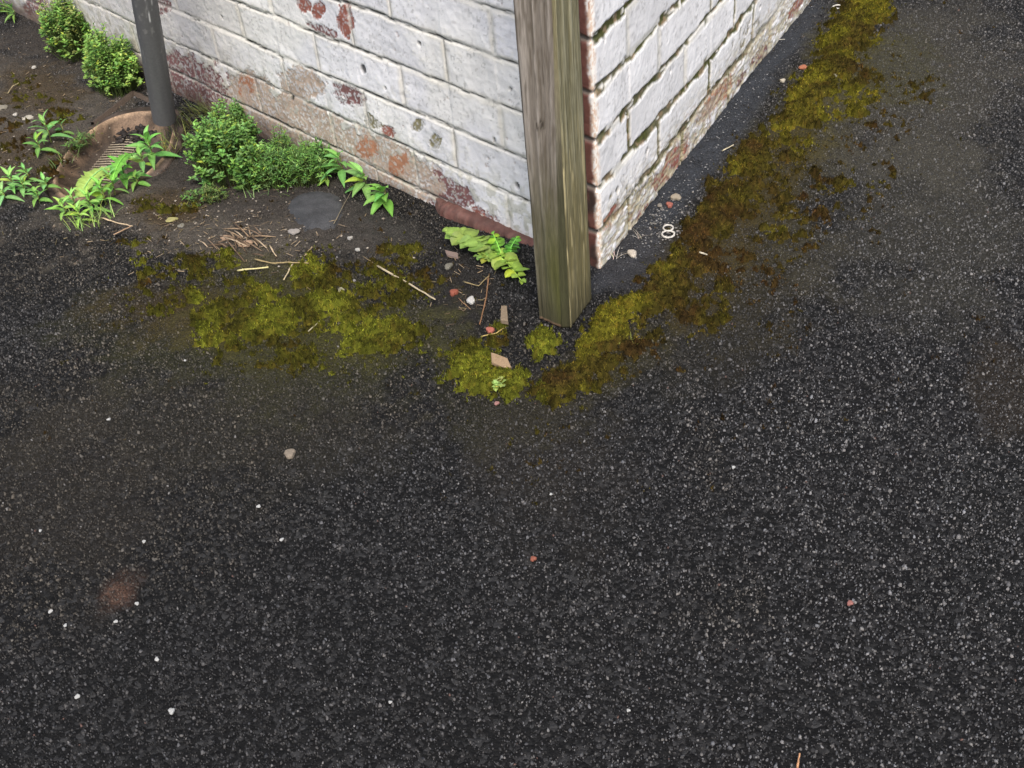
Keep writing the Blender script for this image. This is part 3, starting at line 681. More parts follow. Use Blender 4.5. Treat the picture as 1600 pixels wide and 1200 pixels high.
moss('long brown and green moss band following the right wall', [(a_, b_, c_, d_, e_, f_, g_-.06 if b_ < 470 else g_) for a_, b_, c_, d_, e_, f_, g_ in [
    (870, 608, 55, 28, -10, .95, .6), (915, 585, 50, 32, -30, 1.0, .5), (925, 545, 34, 34, -40, 1.0, .85), (958, 500, 40, 30, -40, 1.2, 1.0), (950, 530, 40, 28, -30, 1.0, .7), (1010, 480, 45, 34, -40, 1.05, .4), (1040, 440, 50, 38, -45, 1.1, .55), (1090, 400, 50, 45, -45, 1.0, .4),
    (1110, 350, 48, 36, -40, 1.1, .6), (1150, 300, 55, 45, -45, .95, .35), (1170, 250, 55, 40, -45, 1.0, .4), (1215, 215, 40, 34, -45, .85, .4), (1250, 175, 40, 34, -45, 1.05, .75), (1270, 140, 45, 34, -45, 1.15, .9), (1310, 90, 40, 50, 20, 1.15, .85), (1330, 45, 40, 40, 20, 1.15, .75), (1355, 8, 40, 30, 20, 1.1, .75), (1380, -40, 50, 40, 20, 1.0, .7),
    (1330, 250, 30, 60, 20, .5, .45), (1200, 350, 40, 60, 30, .55, .35), (1190, 430, 60, 40, 0, .42, .2), (1340, 175, 20, 14, 0, .9, .9), (1100, 520, 70, 36, -20, .42, .2), (1160, 540, 80, 26, 0, .38, .2), (900, 640, 60, 14, 0, .5, .3), (1240, 230, 55, 70, 30, .62, .4), (1280, 170, 50, 60, 30, .62, .6), (1210, 290, 60, 60, 30, .60, .35), (1180, 340, 60, 50, 0, .58, .35), (1130, 420, 60, 50, 0, .62, .2), (1060, 490, 60, 40, -20, .62, .2), (1340, 120, 40, 60, 30, .6, .6), (1250, 330, 110, 90, 40, .40, .3), (1160, 500, 120, 60, -20, .43, .15), (1400, 180, 70, 110, 20, .34, .4), (1360, 300, 60, 90, 30, .38, .4), (830, 700, 60, 60, 0, .36, .2), (1000, 545, 60, 36, -20, .55, .2), (1290, 300, 50, 60, 0, .42, .5), (1090, 470, 50, 30, -30, .55, .2)]], 541, 1.0, (lin(116, 112, 34), lin(84, 76, 28), lin(78, 61, 30)))
moss('low brown moss crust on the soil left of the drain', [(40, 240, 60, 34, 20, .55, .3), (55, 150, 50, 40, 0, .5, .35), (100, 180, 40, 40, 0, .5, .3), (20, 190, 40, 30, 0, .5, .25)], 551, .5)
moss('orange brown moss crust on the soil in front of the dense weed', [(280, 325, 40, 16, 0, .7, .45), (240, 318, 34, 14, 0, .6, .35), (200, 380, 26, 12, 0, .5, .15), (430, 385, 60, 14, 10, .45, .4)], 561, .5)

# ------------------------------------------------------------------ plants
WG_ = 'weeds growing along the wall foot and around the drain'
def rotv(v, az):
    c, s = math.cos(az), math.sin(az); return np.array([v[0]*c-v[1]*s, v[0]*s+v[1]*c, v[2]])
def leaf(mb, base_, az, pitch, L, W, col, curl=.6, shape='lance', fold=.25, n=6, lobes=0, roll=0):
    """blade of n segments, 5 verts across, folded along the midrib, curling down; lobes makes a wavy margin"""
    vs = []; x = 0; z = 0; a = pitch
    for i in range(n+1):
        t = i/n
        if shape == 'lance': wv = math.sin(math.pi*min(1, t**.75))**.9*(1-.25*t)
        elif shape == 'round': wv = math.sin(math.pi*t**.7)**.6
        elif shape == 'spoon': wv = .18+.82*math.sin(math.pi*max(0, (t-.25)/.75)**.8)**.7 if t > .25 else .2
        elif shape == 'grass': wv = 1-t**2
        else: wv = .35+.65*math.sin(math.pi*t**1.2)**.7
        if i == n: wv = .02
        if lobes: wv *= (.55+.45*abs(math.sin(t*lobes*math.pi)))+random.uniform(-.08, .08)
        w_ = W*.5*wv
        cr, sr = math.cos(roll), math.sin(roll)
        for k, q_ in ((-1, fold), (-.5, fold*.45), (0, 0), (.5, fold*.45), (1, fold)):
            yy, zz = k*w_, q_*w_*1.0
            yy, zz = yy*cr-zz*sr, yy*sr+zz*cr
            nx, nz_ = -math.sin(a), math.cos(a)
            vs.append(base_+rotv(np.array([x+nx*zz, yy, z+nz_*zz+ (random.uniform(-.30, .30)*w_*abs(k) if lobes else random.uniform(-.05, .05)*w_)]), az))
        x += math.cos(a)*L/n; z += math.sin(a)*L/n; a -= curl/n
    fs = [(i*5+j, i*5+j+1, (i+1)*5+j+1, (i+1)*5+j) for i in range(n) for j in range(4)]
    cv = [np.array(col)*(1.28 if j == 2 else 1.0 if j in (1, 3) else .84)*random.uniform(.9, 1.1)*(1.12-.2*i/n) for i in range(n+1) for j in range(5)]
    if random.random() < .06: cv = [q_*np.array([1.5, 1.12, .7]) for q_ in cv]
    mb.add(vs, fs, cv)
def gcol(l=1., base_=(88, 148, 44), var=.25):
    c = lin(*base_); c = (c*.80+c.mean()*.17)*1.08*l*random.uniform(1-var, 1+var); return c*np.array([random.uniform(.85, 1.2), 1, random.uniform(.8, 1.2)])
def place(px, yb, wpx, hpx):
    P = gp(px, yb); k, el = scale_at(P); r = wpx/2/k
    fw = P-CAM; fw[2] = 0; fw /= np.linalg.norm(fw)
    c = P+fw*r*.8; c[2] = float(hground(c[0], c[1])); h = max(.02, (hpx/k-1.6*r*math.sin(el))/math.cos(el))
    return c, r, h
def small_leaf_clump(name, label, lobes_, N, Lr, cols, shape='round', jitter=1, pitchr=(.1, 1.2)):
    """cushion of many small leaves on thin stems; lobes_ = several domes (px, y bottom, width, height)"""
    doms = [place(*l) for l in lobes_]; root = empty(name, tuple(doms[0][0])); tag(root, label, 'weed', WG_)
    f = MB(); st = MB(); wts = [d[1]*d[1]+d[1]*d[2] for d in doms]; sm = sum(wts)
    for (c, r, h), wt in zip(doms, wts):
        n = int(N*wt/sm)
        sprigs = max(12, n//9)
        for i in range(sprigs):
            a = random.uniform(0, 6.283); q_ = random.random()**.38
            el = math.acos(min(1, q_)); rad = random.uniform(.66, 1.06)+.12*math.sin(a*3+wt*9000)*math.sin(q_*5+a)+(random.uniform(.05, .25) if random.random() < .08 else 0)
            tip = c+np.array([math.cos(a)*r*q_*rad, math.sin(a)*r*q_*rad, max(.005, h*math.sqrt(max(0, 1-q_*q_*.99))*rad)])
            dwl = tip@NL if tip@DL > 0 else 1
            if tip@NL < .006 and tip[0] < 0: tip = tip+NL*(.008-tip@NL)
            root_ = c+np.array([math.cos(a)*r*q_*.7, math.sin(a)*r*q_*.7, 0])
            mid = (root_+tip)/2+np.array([random.uniform(-.004, .004), random.uniform(-.004, .004), .004])
            tube(st, [root_, mid, tip], [.0008, .0006, .0004], lin(66, 80, 36), 4, False)
            k = random.randint(4, 11); sz = random.choice([.6, .8, 1, 1, 1.25]); lum = random.choice([.75, .95, 1.05, 1.2, 1.45]); base_ = random.choice(cols)
            for j in range(k):
                t = j/k; pp = tip+(mid-tip)*t*.55
                pit = random.uniform(*pitchr)*(1-.4*t)
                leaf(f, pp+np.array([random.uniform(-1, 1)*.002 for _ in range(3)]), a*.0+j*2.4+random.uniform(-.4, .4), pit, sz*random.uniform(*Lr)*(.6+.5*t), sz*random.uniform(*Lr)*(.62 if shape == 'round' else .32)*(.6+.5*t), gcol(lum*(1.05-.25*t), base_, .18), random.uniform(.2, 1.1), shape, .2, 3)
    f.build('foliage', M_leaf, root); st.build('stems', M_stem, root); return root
G1, G2, G3, G4 = (122, 166, 66), (104, 152, 58), (142, 180, 76), (90, 138, 54)
small_leaf_clump('leafy_weed', 'tall small leaved weed at the top left, second plant from the drainpipe', [(130, 98, 92, 118), (104, 84, 56, 90), (152, 62, 50, 84)], 3600, (.009, .015), [G1, G1, G2, (140, 158, 76)])
small_leaf_clump('leafy_weed', 'rounded small leaved weed right beside the left edge of the drainpipe', [(188, 154, 86, 118), (206, 138, 50, 90), (168, 128, 50, 80)], 3600, (.009, .015), [G1, G3, G2])
small_leaf_clump('leafy_weed', 'largest bushy weed climbing the wall right of the drainpipe', [(360, 296, 104, 140), (380, 262, 76, 124), (338, 276, 60, 90), (384, 210, 44, 60), (400, 300, 60, 90)], 5000, (.009, .015), [G2, G2, G4, G1, (112, 160, 80)])
small_leaf_clump('leafy_weed', 'feathery green weed between the bushy weed and the pointed leaf plants', [(442, 298, 82, 92), (486, 294, 70, 88), (414, 298, 60, 70), (508, 276, 46, 70), (446, 272, 70, 84), (486, 268, 60, 60)], 4800, (.008, .015), [G2, G4, G4, (106, 146, 78)], 'lance')
small_leaf_clump('leafy_weed', 'low olive tuft on the soil below the bushy weed', [(318, 324, 62, 36), (340, 318, 50, 30)], 700, (.006, .010), [(92, 112, 50), (84, 104, 48), G4], 'lance')
small_leaf_clump('leafy_weed', 'small pale weed growing in the joint behind the drain corner', [(138, 232, 34, 36), (120, 240, 30, 30)], 260, (.008, .014), [(100, 120, 66), G4], 'lance')

def rosette(mb, st, px, py, N, L, W, lift, base_, hgt=.03, pit=(.0, .9), shape='lance', curl=.9, fold=.3):
    P = gp(px, py); P[2] += 0
    if P[0] < 0 and P@NL < .02: P = P+NL*(.02-P@NL)
    tube(st, [P, P+np.array([.002, 0, hgt*.5]), P+np.array([.001, .002, hgt])], [.0014, .0012, .0008], lin(112, 120, 60), 5, False)
    for i in range(N):
        t = i/max(1, N-1); az = i*2.4+random.uniform(-.3, .3); pp = P+np.array([0, 0, hgt*(.25+.75*t)])
        if P@NL < .06 and P[0] < 0:
            dv_ = np.array([math.cos(az), math.sin(az), 0])
            if dv_@NL < -.3: az += math.pi
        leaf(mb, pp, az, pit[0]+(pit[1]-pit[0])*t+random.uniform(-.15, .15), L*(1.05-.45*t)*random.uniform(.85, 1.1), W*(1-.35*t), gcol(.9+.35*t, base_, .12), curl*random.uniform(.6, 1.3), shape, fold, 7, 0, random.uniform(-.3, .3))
def rosette_plant(label, spots, cat='weed', name='pointed_leaf_weed'):
    P = gp(spots[0][0], spots[0][1]); root = empty(name, tuple(P)); tag(root, label, cat, WG_)
    for s_ in spots:
        f = MB(); st = MB(); rosette(f, st, *s_); f.build('foliage', M_leaf, root); st.build('stem', M_stem, root)
WG = (112, 168, 76)
rosette_plant('pointed leaf weed at the wall touching the feathery weed', [(520, 262, 9, .046, .016, 0, WG, .045, (.1, 1.1)), (548, 272, 11, .052, .018, 0, WG, .045, (-.1, 1.0)), (512, 288, 8, .030, .010, 0, G2, .022, (0, .9))])
rosette_plant('pointed leaf weed at the wall, middle plant above the dark smooth patch', [(572, 298, 10, .050, .019, 0, WG, .035, (-.1, 1.0))])
rosette_plant('pointed leaf weed nearest the red footing strip', [(604, 322, 13, .050, .020, 0, (108, 172, 60), .035, (-.2, 1.1))])
rosette_plant('pointed leaf weed overhanging the right rim of the drain', [(240, 252, 12, .052, .017, 0, (104, 172, 64), .05, (.1, 1.2)), (225, 262, 9, .040, .014, 0, WG, .03, (0, 1.0)), (196, 282, 10, .045, .018, 0, (98, 168, 56), .035, (0, 1.0)), (215, 290, 9, .034, .012, 0, G2, .02, (0, .9))])
rosette_plant('slender leaf weed left of the clay drain', [(80, 222, 9, .048, .014, 0, WG, .045, (.1, 1.2)), (64, 240, 9, .04, .012, 0, G2, .03, (0, 1.0)), (100, 212, 6, .03, .009, 0, G4, .03, (0, 1.1))])
rosette_plant('bright clustered weed at the left picture edge', [(22, 296, 10, .036, .012, 0, (120, 176, 84), .03, (0, 1.0)), (40, 304, 10, .032, .012, 0, (112, 170, 74), .03, (0, 1.0)), (8, 312, 8, .040, .011, 0, (120, 176, 90), .02, (0, .8)), (62, 318, 9, .03, .012, 0, (112, 168, 70), .025, (0, 1.0)), (46, 285, 8, .026, .010, 0, WG, .03, (0, 1.0)), (74, 296, 7, .028, .012, 0, WG, .02, (0, 1.0))])
rosette_plant('bright yellow green weed in front of the drain bowl', [(104, 340, 11, .034, .010, 0, (140, 188, 70), .03, (0, 1.1)), (128, 350, 12, .034, .008, 0, (140, 190, 66), .03, (.1, 1.2)), (146, 334, 12, .036, .011, 0, (124, 182, 62), .04, (0, 1.1)), (165, 318, 10, .038, .014, 0, (116, 180, 60), .04, (0, 1.1)), (118, 326, 10, .028, .009, 0, (130, 184, 76), .03, (.1, 1.1)), (180, 304, 10, .034, .013, 0, WG, .04, (0, 1.1))])
rosette_plant('dark tufted weed at the top left corner against the wall', [(36, 26, 12, .045, .008, 0, G2, .03, (0, 1.2)), (20, 14, 10, .04, .008, 0, G4, .03, (0, 1.2)), (46, 10, 9, .045, .009, 0, (110, 150, 60), .04, (.2, 1.3))])
# big pale toothed leaf lying over the grate
def big_leaf(label, px0, py0, px1, py1, W, lob, col, name='broad_leaf', hump=.02, lift=.02, n=26):
    A = gp(px0, py0, lift); B = gp(px1, py1, lift); L = np.linalg.norm((B-A)[:2]); az = math.atan2(B[1]-A[1], B[0]-A[0])
    root = empty(name, tuple(A)); tag(root, label, 'leaf'); mb = MB(); leaf(mb, A, az, hump/L*2, L*1.02, W, col, hump/L*4, 'broad', .18, n, lob, 0); mb.build('blade', M_leaf, root)
    mb = MB(); pts = []; x = 0; z = 0; a = hump/L*2
    for i in range(8):
        pts.append(A+rotv(np.array([x-.0*z, 0, z+.0006]), az)); x += math.cos(a)*L/8; z += math.sin(a)*L/8; a -= hump/L*4/8
    tube(mb, pts, [.0013-.0001*i for i in range(8)], col*1.35, 5, False); mb.build('midrib', M_stem, root)
big_leaf('pale grey green toothed leaf lying on the grate', 168, 262, 124, 302, .05, 9, lin(132, 178, 112), lift=.03)
big_leaf('bright folded toothed leaf above the grate', 176, 282, 208, 246, .03, 6, lin(112, 172, 70), lift=.035)
def weed_post():
    P = gp(790, 408); root = empty('lobed_leaf_weed', tuple(P)); tag(root, 'pale lobed leaf weed against the footing, left of the post', 'weed', WG_)
    def strip(px0, py0, px1, py1, W, lob, col, l0=.008, l1=.02):
        f = MB(); st = MB(); A = gp(px0, py0, l0); B = gp(px1, py1, l1); L = np.linalg.norm(B-A); e = (B-A)/L; az = math.atan2(e[1], e[0])
        tube(st, [A, (A+B)/2+np.array([0, 0, .06*L]), B], [.0015, .0012, .0006], col*1.6, 5, False)
        n_ = lob*2
        for i in range(n_+1):
            t = (i+.6)/(n_+1); P = A+(B-A)*t+np.array([0, 0, .24*L*t*(1-t)]); wv = W*.5*(.45+.75*math.sin(math.pi*min(1, t*1.02)**1.1))
            for sd_ in (-1, 1):
                if i == n_: sd_ *= .25
                ll = wv*random.uniform(.75, 1.2)
                leaf(f, P, az+sd_*random.uniform(.95, 1.35), random.uniform(-.1, .55), ll, ll*random.uniform(.75, 1.0), col*random.uniform(.7, 1.25)*np.array([random.uniform(.9, 1.15), 1, .9]), random.uniform(.3, 1.3), 'round', random.uniform(-.1, .35), 5, 0, random.uniform(-.4, .4))
        lf = f.build('leaf', M_leaf, root); mr_ = st.build('midrib', M_stem, root)
    strip(792, 404, 696, 362, .048, 6, lin(124, 152, 76), .01, .02)
    strip(770, 392, 816, 440, .042, 4, lin(138, 168, 74), .014, .006)
    strip(785, 402, 770, 364, .026, 3, lin(104, 158, 60), .012, .035)
    strip(790, 404, 808, 370, .022, 3, lin(92, 152, 62), .012, .035)
    strip(788, 406, 745, 400, .028, 4, lin(122, 152, 76), .008, .012)
    strip(796, 408, 800, 385, .020, 3, lin(96, 160, 60), .012, .025)
weed_post()
def sprig():
    P = gp(780, 608); root = empty('tiny_sprig', tuple(P)); tag(root, 'tiny pale green sprig below the wood chip on the moss', 'sprig'); f = MB()
    for i in range(16): leaf(f, P+np.array([random.uniform(-.006, .006), random.uniform(-.008, .012), .006+random.uniform(0, .006)]), random.uniform(0, 6.3), random.uniform(.1, .9), .010, .007, gcol(1.0, (146, 168, 72), .2), .5, 'round', .2, 4)
    f.build('foliage', M_leaf, root)
    st = MB(); tube(st, [P, P+np.array([0, .002, .006])], .0008, lin(120, 130, 60), 5); st.build('stem', M_stem, root)
sprig()
def grass_tuft(label, spots, base_, Lr=(.03, .07), wd=.0016):
    P = gp(*spots[0][:2]); root = empty('grass_tuft', tuple(P)); tag(root, label, 'grass tuft', 'small tufts of grass'); f = MB()
    for px, py, n, sp in spots:
        for i in range(n):
            Q = gp(px+random.uniform(-sp, sp), py+random.uniform(-sp*.5, sp*.5)); az = random.uniform(0, 6.28)
            if Q@NL < .012 and Q[0] < 0: Q = Q+NL*(.012-Q@NL)
            if Q@NL < .08 and Q[0] < 0 and np.array([math.cos(az), math.sin(az), 0])@NL < 0: az += math.pi
            leaf(f, Q, az, random.uniform(.7, 1.45), random.uniform(*Lr), wd*random.uniform(.7, 1.3), gcol(1, base_, .3), random.uniform(.3, 1.3), 'grass', .1, 6)
    f.build('blades', M_leaf, root)
grass_tuft('fine olive grass between the drainpipe and the bushy weed', [(290, 200, 60, 22), (275, 222, 50, 20), (310, 180, 36, 14), (268, 240, 30, 14)], (112, 122, 58), (.02, .05), .0014)
grass_tuft('thin bright grass blades in front of the yellow green weed', [(140, 352, 24, 16), (170, 336, 16, 16), (120, 362, 10, 14)], (138, 170, 76), (.02, .055), .0013)
grass_tuft('sparse tiny grass between drain corner and slender weed', [(140, 215, 16, 14), (110, 250, 16, 16), (90, 262, 12, 14)], (92, 120, 58), (.015, .04), .0012)
grass_tuft('thin grass sprouting at the foot of the feathery weed', [(430, 296, 30, 30), (380, 300, 16, 20)], (100, 136, 60), (.012, .03), .0012)
grass_tuft('dry wisps at the wall base beside the ring pull', [(1148, 100, 8, 8), (1000, 372, 6, 5), (966, 404, 7, 8)], (190, 180, 160), (.01, .03), .0009)
grass_tuft('dark wall grass rising behind the bushy weed', [(352, 168, 40, 14), (368, 182, 30, 10)], (110, 126, 66), (.03, .07), .0013)
grass_tuft('tiny curled green moss shoots on the edge of the right moss band', [(985, 538, 30, 15)], (150, 150, 40), (.008, .016), .0012)

# ------------------------------------------------------------------ loose bits
def straw(label, pts, rad=.0011, col=(190, 172, 138), name='straw'):
    P = []
    for i in range(len(pts)-1):
        a, b = np.array(pts[i]), np.array(pts[i+1]); k = 5
        for j in range(k): P.append(a+(b-a)*j/k)
    P.append(np.array(pts[-1]))
    W = [gp(p[0]+random.uniform(-1, 1)*.5, p[1]+random.uniform(-1, 1)*.5, .003+rad*1.5+.002*math.sin(i*1.3)) for i, p in enumerate(P)]
    for i in range(len(W)): W[i][2] += .004*i/len(W)
    mb = MB(); n = len(W); c = lin(*col)*random.uniform(.62, .85)
    tube(mb, W, [rad*(1-.35*i/n)*random.uniform(.85, 1.15) for i in range(n)], c, 6, True, .1); o = mb.build(name, M_straw); tag(o, label, 'straw', None if name != 'straw' else 'dry straws lying on the ground'); return o
straw('long pale straw stalk slanting down to the right of the moss patch', [(586, 414), (640, 445), (680, 471)], .0017, (206, 190, 158))
straw('thin dark stem continuing up from the long pale stalk', [(566, 400), (588, 416)], .0009, (120, 105, 80))
straw('level straw lying on the left edge of the moss patch', [(371, 423), (420, 420)], .0016, (206, 196, 140))
straw('short upright straw crossing above the moss patch', [(459, 410), (444, 440)], .0012, (200, 184, 150))
straw('curved straw running right from the shredded straw heap', [(398, 405), (425, 412), (450, 412), (482, 414)], .0013, (176, 156, 112))
straw('steep short straw right of the shredded straw heap', [(421, 383), (432, 403)], .0013, (190, 170, 140))
straw('short straw pointing up toward the grey stone flake', [(476, 400), (488, 388)], .0011, (160, 140, 110))
straw('straw lying below the bright yellow green weed', [(158, 340), (186, 350), (208, 356)], .0013, (200, 178, 146))
straw('lower straw parallel to the wall below the drain weeds', [(178, 367), (206, 356)], .0012, (180, 150, 120))
straw('brown root stem hanging from the lobed weed toward the red pebble', [(764, 428), (760, 465), (750, 510)], .0012, (150, 112, 80), 'root_stem')
straw('pale forked root lying left of the brown root stem', [(724, 440), (748, 448), (764, 434)], .0010, (150, 134, 96), 'root_stem')
straw('thin straw resting on the moss beside the orange pebble', [(752, 526), (775, 522), (790, 514)], .0007, (200, 176, 110))
straw('tiny straw on the top edge of the right moss band', [(1128, 236), (1146, 229)], .0010, (200, 190, 160))
straw('short cream straw fragment on the right moss band', [(1092, 394), (1104, 401)], .0016, (214, 206, 184))
straw('straw lying by the white pebble left of the root stem', [(716, 466), (736, 486)], .0007, (150, 120, 90))
straw('leaning thin stem above the dark smooth patch', [(522, 350), (550, 300)], .0008, (140, 130, 108))
straw('tan stalk fragment at the bottom edge of the picture', [(1246, 1200), (1249, 1180)], .0012, (200, 150, 110))
straw('pale curved stalk on the soil at the far left', [(12, 146), (20, 136), (30, 132)], .0011, (170, 155, 120))
straw('pale wisp leaning on the base of the right wall', [(1209, 62), (1226, 64)], .0009, (200, 196, 186))
straw('pale scratchy straw in the middle of the moss patch', [(482, 518), (500, 504)], .0010, (170, 162, 130))
# shredded heap
def heap():
    P = gp(370, 375); root = empty('straw_heap', tuple(P)); tag(root, 'shredded pale straw and bark heap on the soil above the moss patch', 'straw heap'); mb = MB()
    for i in range(34):
        cx, cy = random.gauss(370, 20), random.gauss(374, 8); a = random.gauss(.5, .45); l = random.uniform(6, 22)
        z1 = random.uniform(.002, .010)
        A = gp(cx-math.cos(a)*l, cy-math.sin(a)*l*.8, z1); B = gp(cx+math.cos(a)*l, cy+math.sin(a)*l*.8, z1+random.uniform(-.002, .003))
        tube(mb, [A, (A+B)/2+np.array([0, 0, .0015]), B], [.0008, .0013, .0007], lin(*random.choice([(140, 120, 96), (112, 94, 76), (166, 148, 124), (88, 72, 56)])), 5)
    mb.build('fibres', M_straw, root)
    mb = MB()
    for px, py in ((352, 371), (384, 381)):
        Q = gp(px, py, .004); lump(mb, Q, .014, lin(150, 126, 104), .25, .3)
    mb.build('bark_flake', M_straw, root)
heap()
# litter of short fibres over the soil: uncountable
def litter():
    mb = MB()
    for i in range(400):
        z_ = random.random()
        if z_ < .55: px, py = random.gauss(340, 110), random.gauss(365, 32)
        elif z_ < .8: px, py = random.uniform(0, 190), random.uniform(60, 270)
        else: px, py = random.gauss(740, 30), random.gauss(450, 40)
        P = gp(px, py, .003)
        if P@NL < .03 and P[0] < 0: continue
        a = random.uniform(0, 6.28); l = random.uniform(.0015, .007); d = np.array([math.cos(a)*l, math.sin(a)*l, random.uniform(-.001, .002)])
        tube(mb, [P-d, P+d], random.uniform(.0003, .0008), lin(*random.choice([(120, 104, 82), (90, 76, 58), (140, 124, 100), (70, 58, 44), (104, 94, 66)])), 4)
    for i in range(900):
        if random.random() < .5: px, py = random.gauss(330, 130), random.gauss(350, 30)
        else: px, py = random.uniform(-40, 200), random.uniform(40, 290)
        P = gp(px, py, .001)
        if P@NL < .03: continue
        lump(mb, P, random.uniform(.0008, .0028), lin(*random.choice([(90, 80, 68), (60, 54, 48), (120, 112, 100), (150, 142, 130), (44, 40, 36)])), .7)
    for i in range(700):
        t = random.random(); px = 950+(1240-950)*t+random.gauss(28, 16); py = 400-410*t+random.gauss(10, 10)
        P = gp(px, py, .001)
        if P@NR < .004: continue
        lump(mb, P, random.uniform(.0006, .0020), lin(*random.choice([(90, 92, 96), (60, 62, 66), (130, 130, 130), (40, 42, 46)])), .7)
    for i in range(420):
        P = gp(random.gauss(1030, 30), random.gauss(345, 24), .001)
        if P@NR < .004: continue
        lump(mb, P, random.uniform(.0007, .0024), lin(*random.choice([(84, 84, 84), (110, 108, 104), (60, 62, 62), (128, 124, 120)])), .7)
    o = mb.build('grit_and_litter', M_stone, None, False); tag(o, 'fine grit, crumbs and plant litter on the soil and wall foot', 'grit', kind='stuff')
litter()
def stone(label, px, py, r, col, flat=.6, cat='pebble', name='pebble', sub=2, elong=1.2, group=None, ang=None):
    r = r*.88
    P = gp(px, py, .002+r*flat*.35); n1_, n2_ = 14, 8; V = []; a0 = random.uniform(0, 6.28) if ang is None else ang; fs = []
    sx_ = [random.uniform(.8, 1.2) for _ in range(6)]
    for i in range(n2_+1):
        ph = math.pi*i/n2_
        for j in range(n1_):
            th = 2*math.pi*j/n1_; k = 1+.20*math.sin(th*2+sx_[0]*5)+.15*math.sin(th*3+sx_[1]*9)+random.uniform(-.09, .09)
            q_ = abs(math.sin(ph))**.75; x, y = math.cos(th)*q_*k*r*elong, math.sin(th)*q_*k*r; zz = math.copysign(abs(math.cos(ph))**.6, math.cos(ph))*r*flat
            V.append((P[0]+x*math.cos(a0)-y*math.sin(a0), P[1]+x*math.sin(a0)+y*math.cos(a0), P[2]+zz))
    for i in range(n2_):
        for j in range(n1_): fs.append((i*n1_+j, i*n1_+(j+1) % n1_, (i+1)*n1_+(j+1) % n1_, (i+1)*n1_+j))
    col = np.array(col, float); col = col*.60+col.mean()*.20; mb = MB(); mb.add(V, fs, lin(*col)); o = mb.build(name, M_stone, None, False); tag(o, label, cat, group or WR); return o
WS, WR = 'white stone chips in the asphalt', 'loose crumbs on the ground'
k_ = .00075
stone('tan angular pebble alone on the asphalt below the moss patch', 453, 709, .0078, (150, 134, 112), .6)
stone('round cream pebble at the wall foot right of the post', 988, 396, .0085, (214, 200, 178), .55, elong=1.02)
stone('beige pebble touching the red crumb above the ring pull', 1056, 308, .008, (176, 160, 134), .6)
stone('salmon red crumb left of the beige pebble by the wall', 1046, 320, .0062, (190, 100, 80), .6)
stone('small grey pebble between the wall and the salmon crumb', 1031, 321, .0045, (150, 140, 126), .6)
stone('orange brick crumb on the upper part of the right moss band', 1255, 105, .008, (200, 112, 72), .4)
stone('cream pebble inside the upper right moss', 1267, 139, .0065, (224, 212, 180), .6)
stone('small cream pebble on the left edge of the upper right moss', 1223, 126, .0055, (206, 194, 168), .6)
stone('red brick crumb in the dark soil right of the long stalk', 709, 457, .0065, (172, 82, 56), .7)
stone('white elongated pebble beside the red crumb', 736, 469, .0065, (206, 204, 196), .5, elong=1.6, ang=1.2)
stone('orange red crumb beside the stick above the wood chip', 766, 516, .0065, (206, 104, 80), .6)
stone('grey white stone flake left of the dark smooth patch', 459, 362, .0090, (166, 158, 150), .4, elong=1.1)
stone('small pale pebble right of the grey white flake', 547, 372, .0045, (176, 172, 162), .6)
stone('tiny white pebble above the long straw stalk', 559, 390, .0040, (190, 188, 178), .6)
stone('grey pebble next to the lobed leaf weed', 701, 416, .006, (128, 124, 108), .6, elong=1.5)
stone('cream crumb sitting in the right part of the moss patch', 533, 453, .0050, (190, 182, 146), .5)
stone('rust red crumb on bare asphalt below the post', 833, 873, .0036, (170, 88, 62), .6)
stone('pink crumb on bare asphalt at the lower right', 1328, 942, .0034, (176, 104, 92), .6)
stone('pink crumb under the bright sprig', 776, 630, .0035, (180, 120, 110), .6)
stone('large white shard on the soil at the left edge', 44, 184, .009, (200, 192, 170), .3, elong=1.6, ang=.3)
stone('pale flat shard at the extreme left border', 2, 168, .011, (150, 142, 122), .3, elong=1.5)
stone('small white pebble left of the white shard', 24, 179, .005, (196, 190, 176), .6)
stone('white pebble above the shard on the brown soil', 53, 105, .0055, (206, 200, 186), .5)
stone('pale fragment on the top edge of the moss band near the shell ring', 1307, 118, .006, (150, 148, 126), .4, elong=1.6)
stone('yellow leaf crumb on the soil below the olive tuft', 268, 343, .007, (180, 172, 96), .3, elong=1.9)
stone('pale flake on the soil right of the yellow crumb', 283, 353, .006, (140, 136, 120), .3, elong=1.4)
for px, py, r_, w_ in ((268, 1111, .0050, 'largest white stone chip near the bottom left'), (121, 1088, .0040, 'white stone chip at the lower left, left of the largest chip'), (245, 1030, .0036, 'white stone chip above the largest chip'),
    (79, 955, .0038, 'white stone chip left of the rust stain'), (102, 977, .0030, 'small white chip below and left of the rust stain'), (181, 971, .0032, 'white chip just below the rust stain'), (214, 943, .0034, 'white chip at the right edge of the rust stain'),
    (404, 791, .0036, 'white chip below the tan angular pebble, higher of two'), (440, 843, .0034, 'white chip below the tan angular pebble, lower of two'), (225, 846, .0032, 'grey white chip above the rust stain'), (63, 829, .0028, 'white chip near the left edge above the rust stain'),
    (170, 655, .0034, 'pale chip on the left asphalt below the moss patch'), (610, 1097, .0026, 'white chip at the bottom, right of the largest chip'), (982, 1110, .0026, 'white chip at the bottom centre right'), (861, 772, .0026, 'white chip below the post on bare asphalt'), (289, 563, .0026, 'white chip under the left end of the moss patch'), (1146, 730, .0032, 'pale chip on the asphalt right of the centre')):
    stone(w_, px, py, r_*.72, (196, 196, 190), .5, 'stone chip', 'stone_chip', elong=1.25, group=WS)
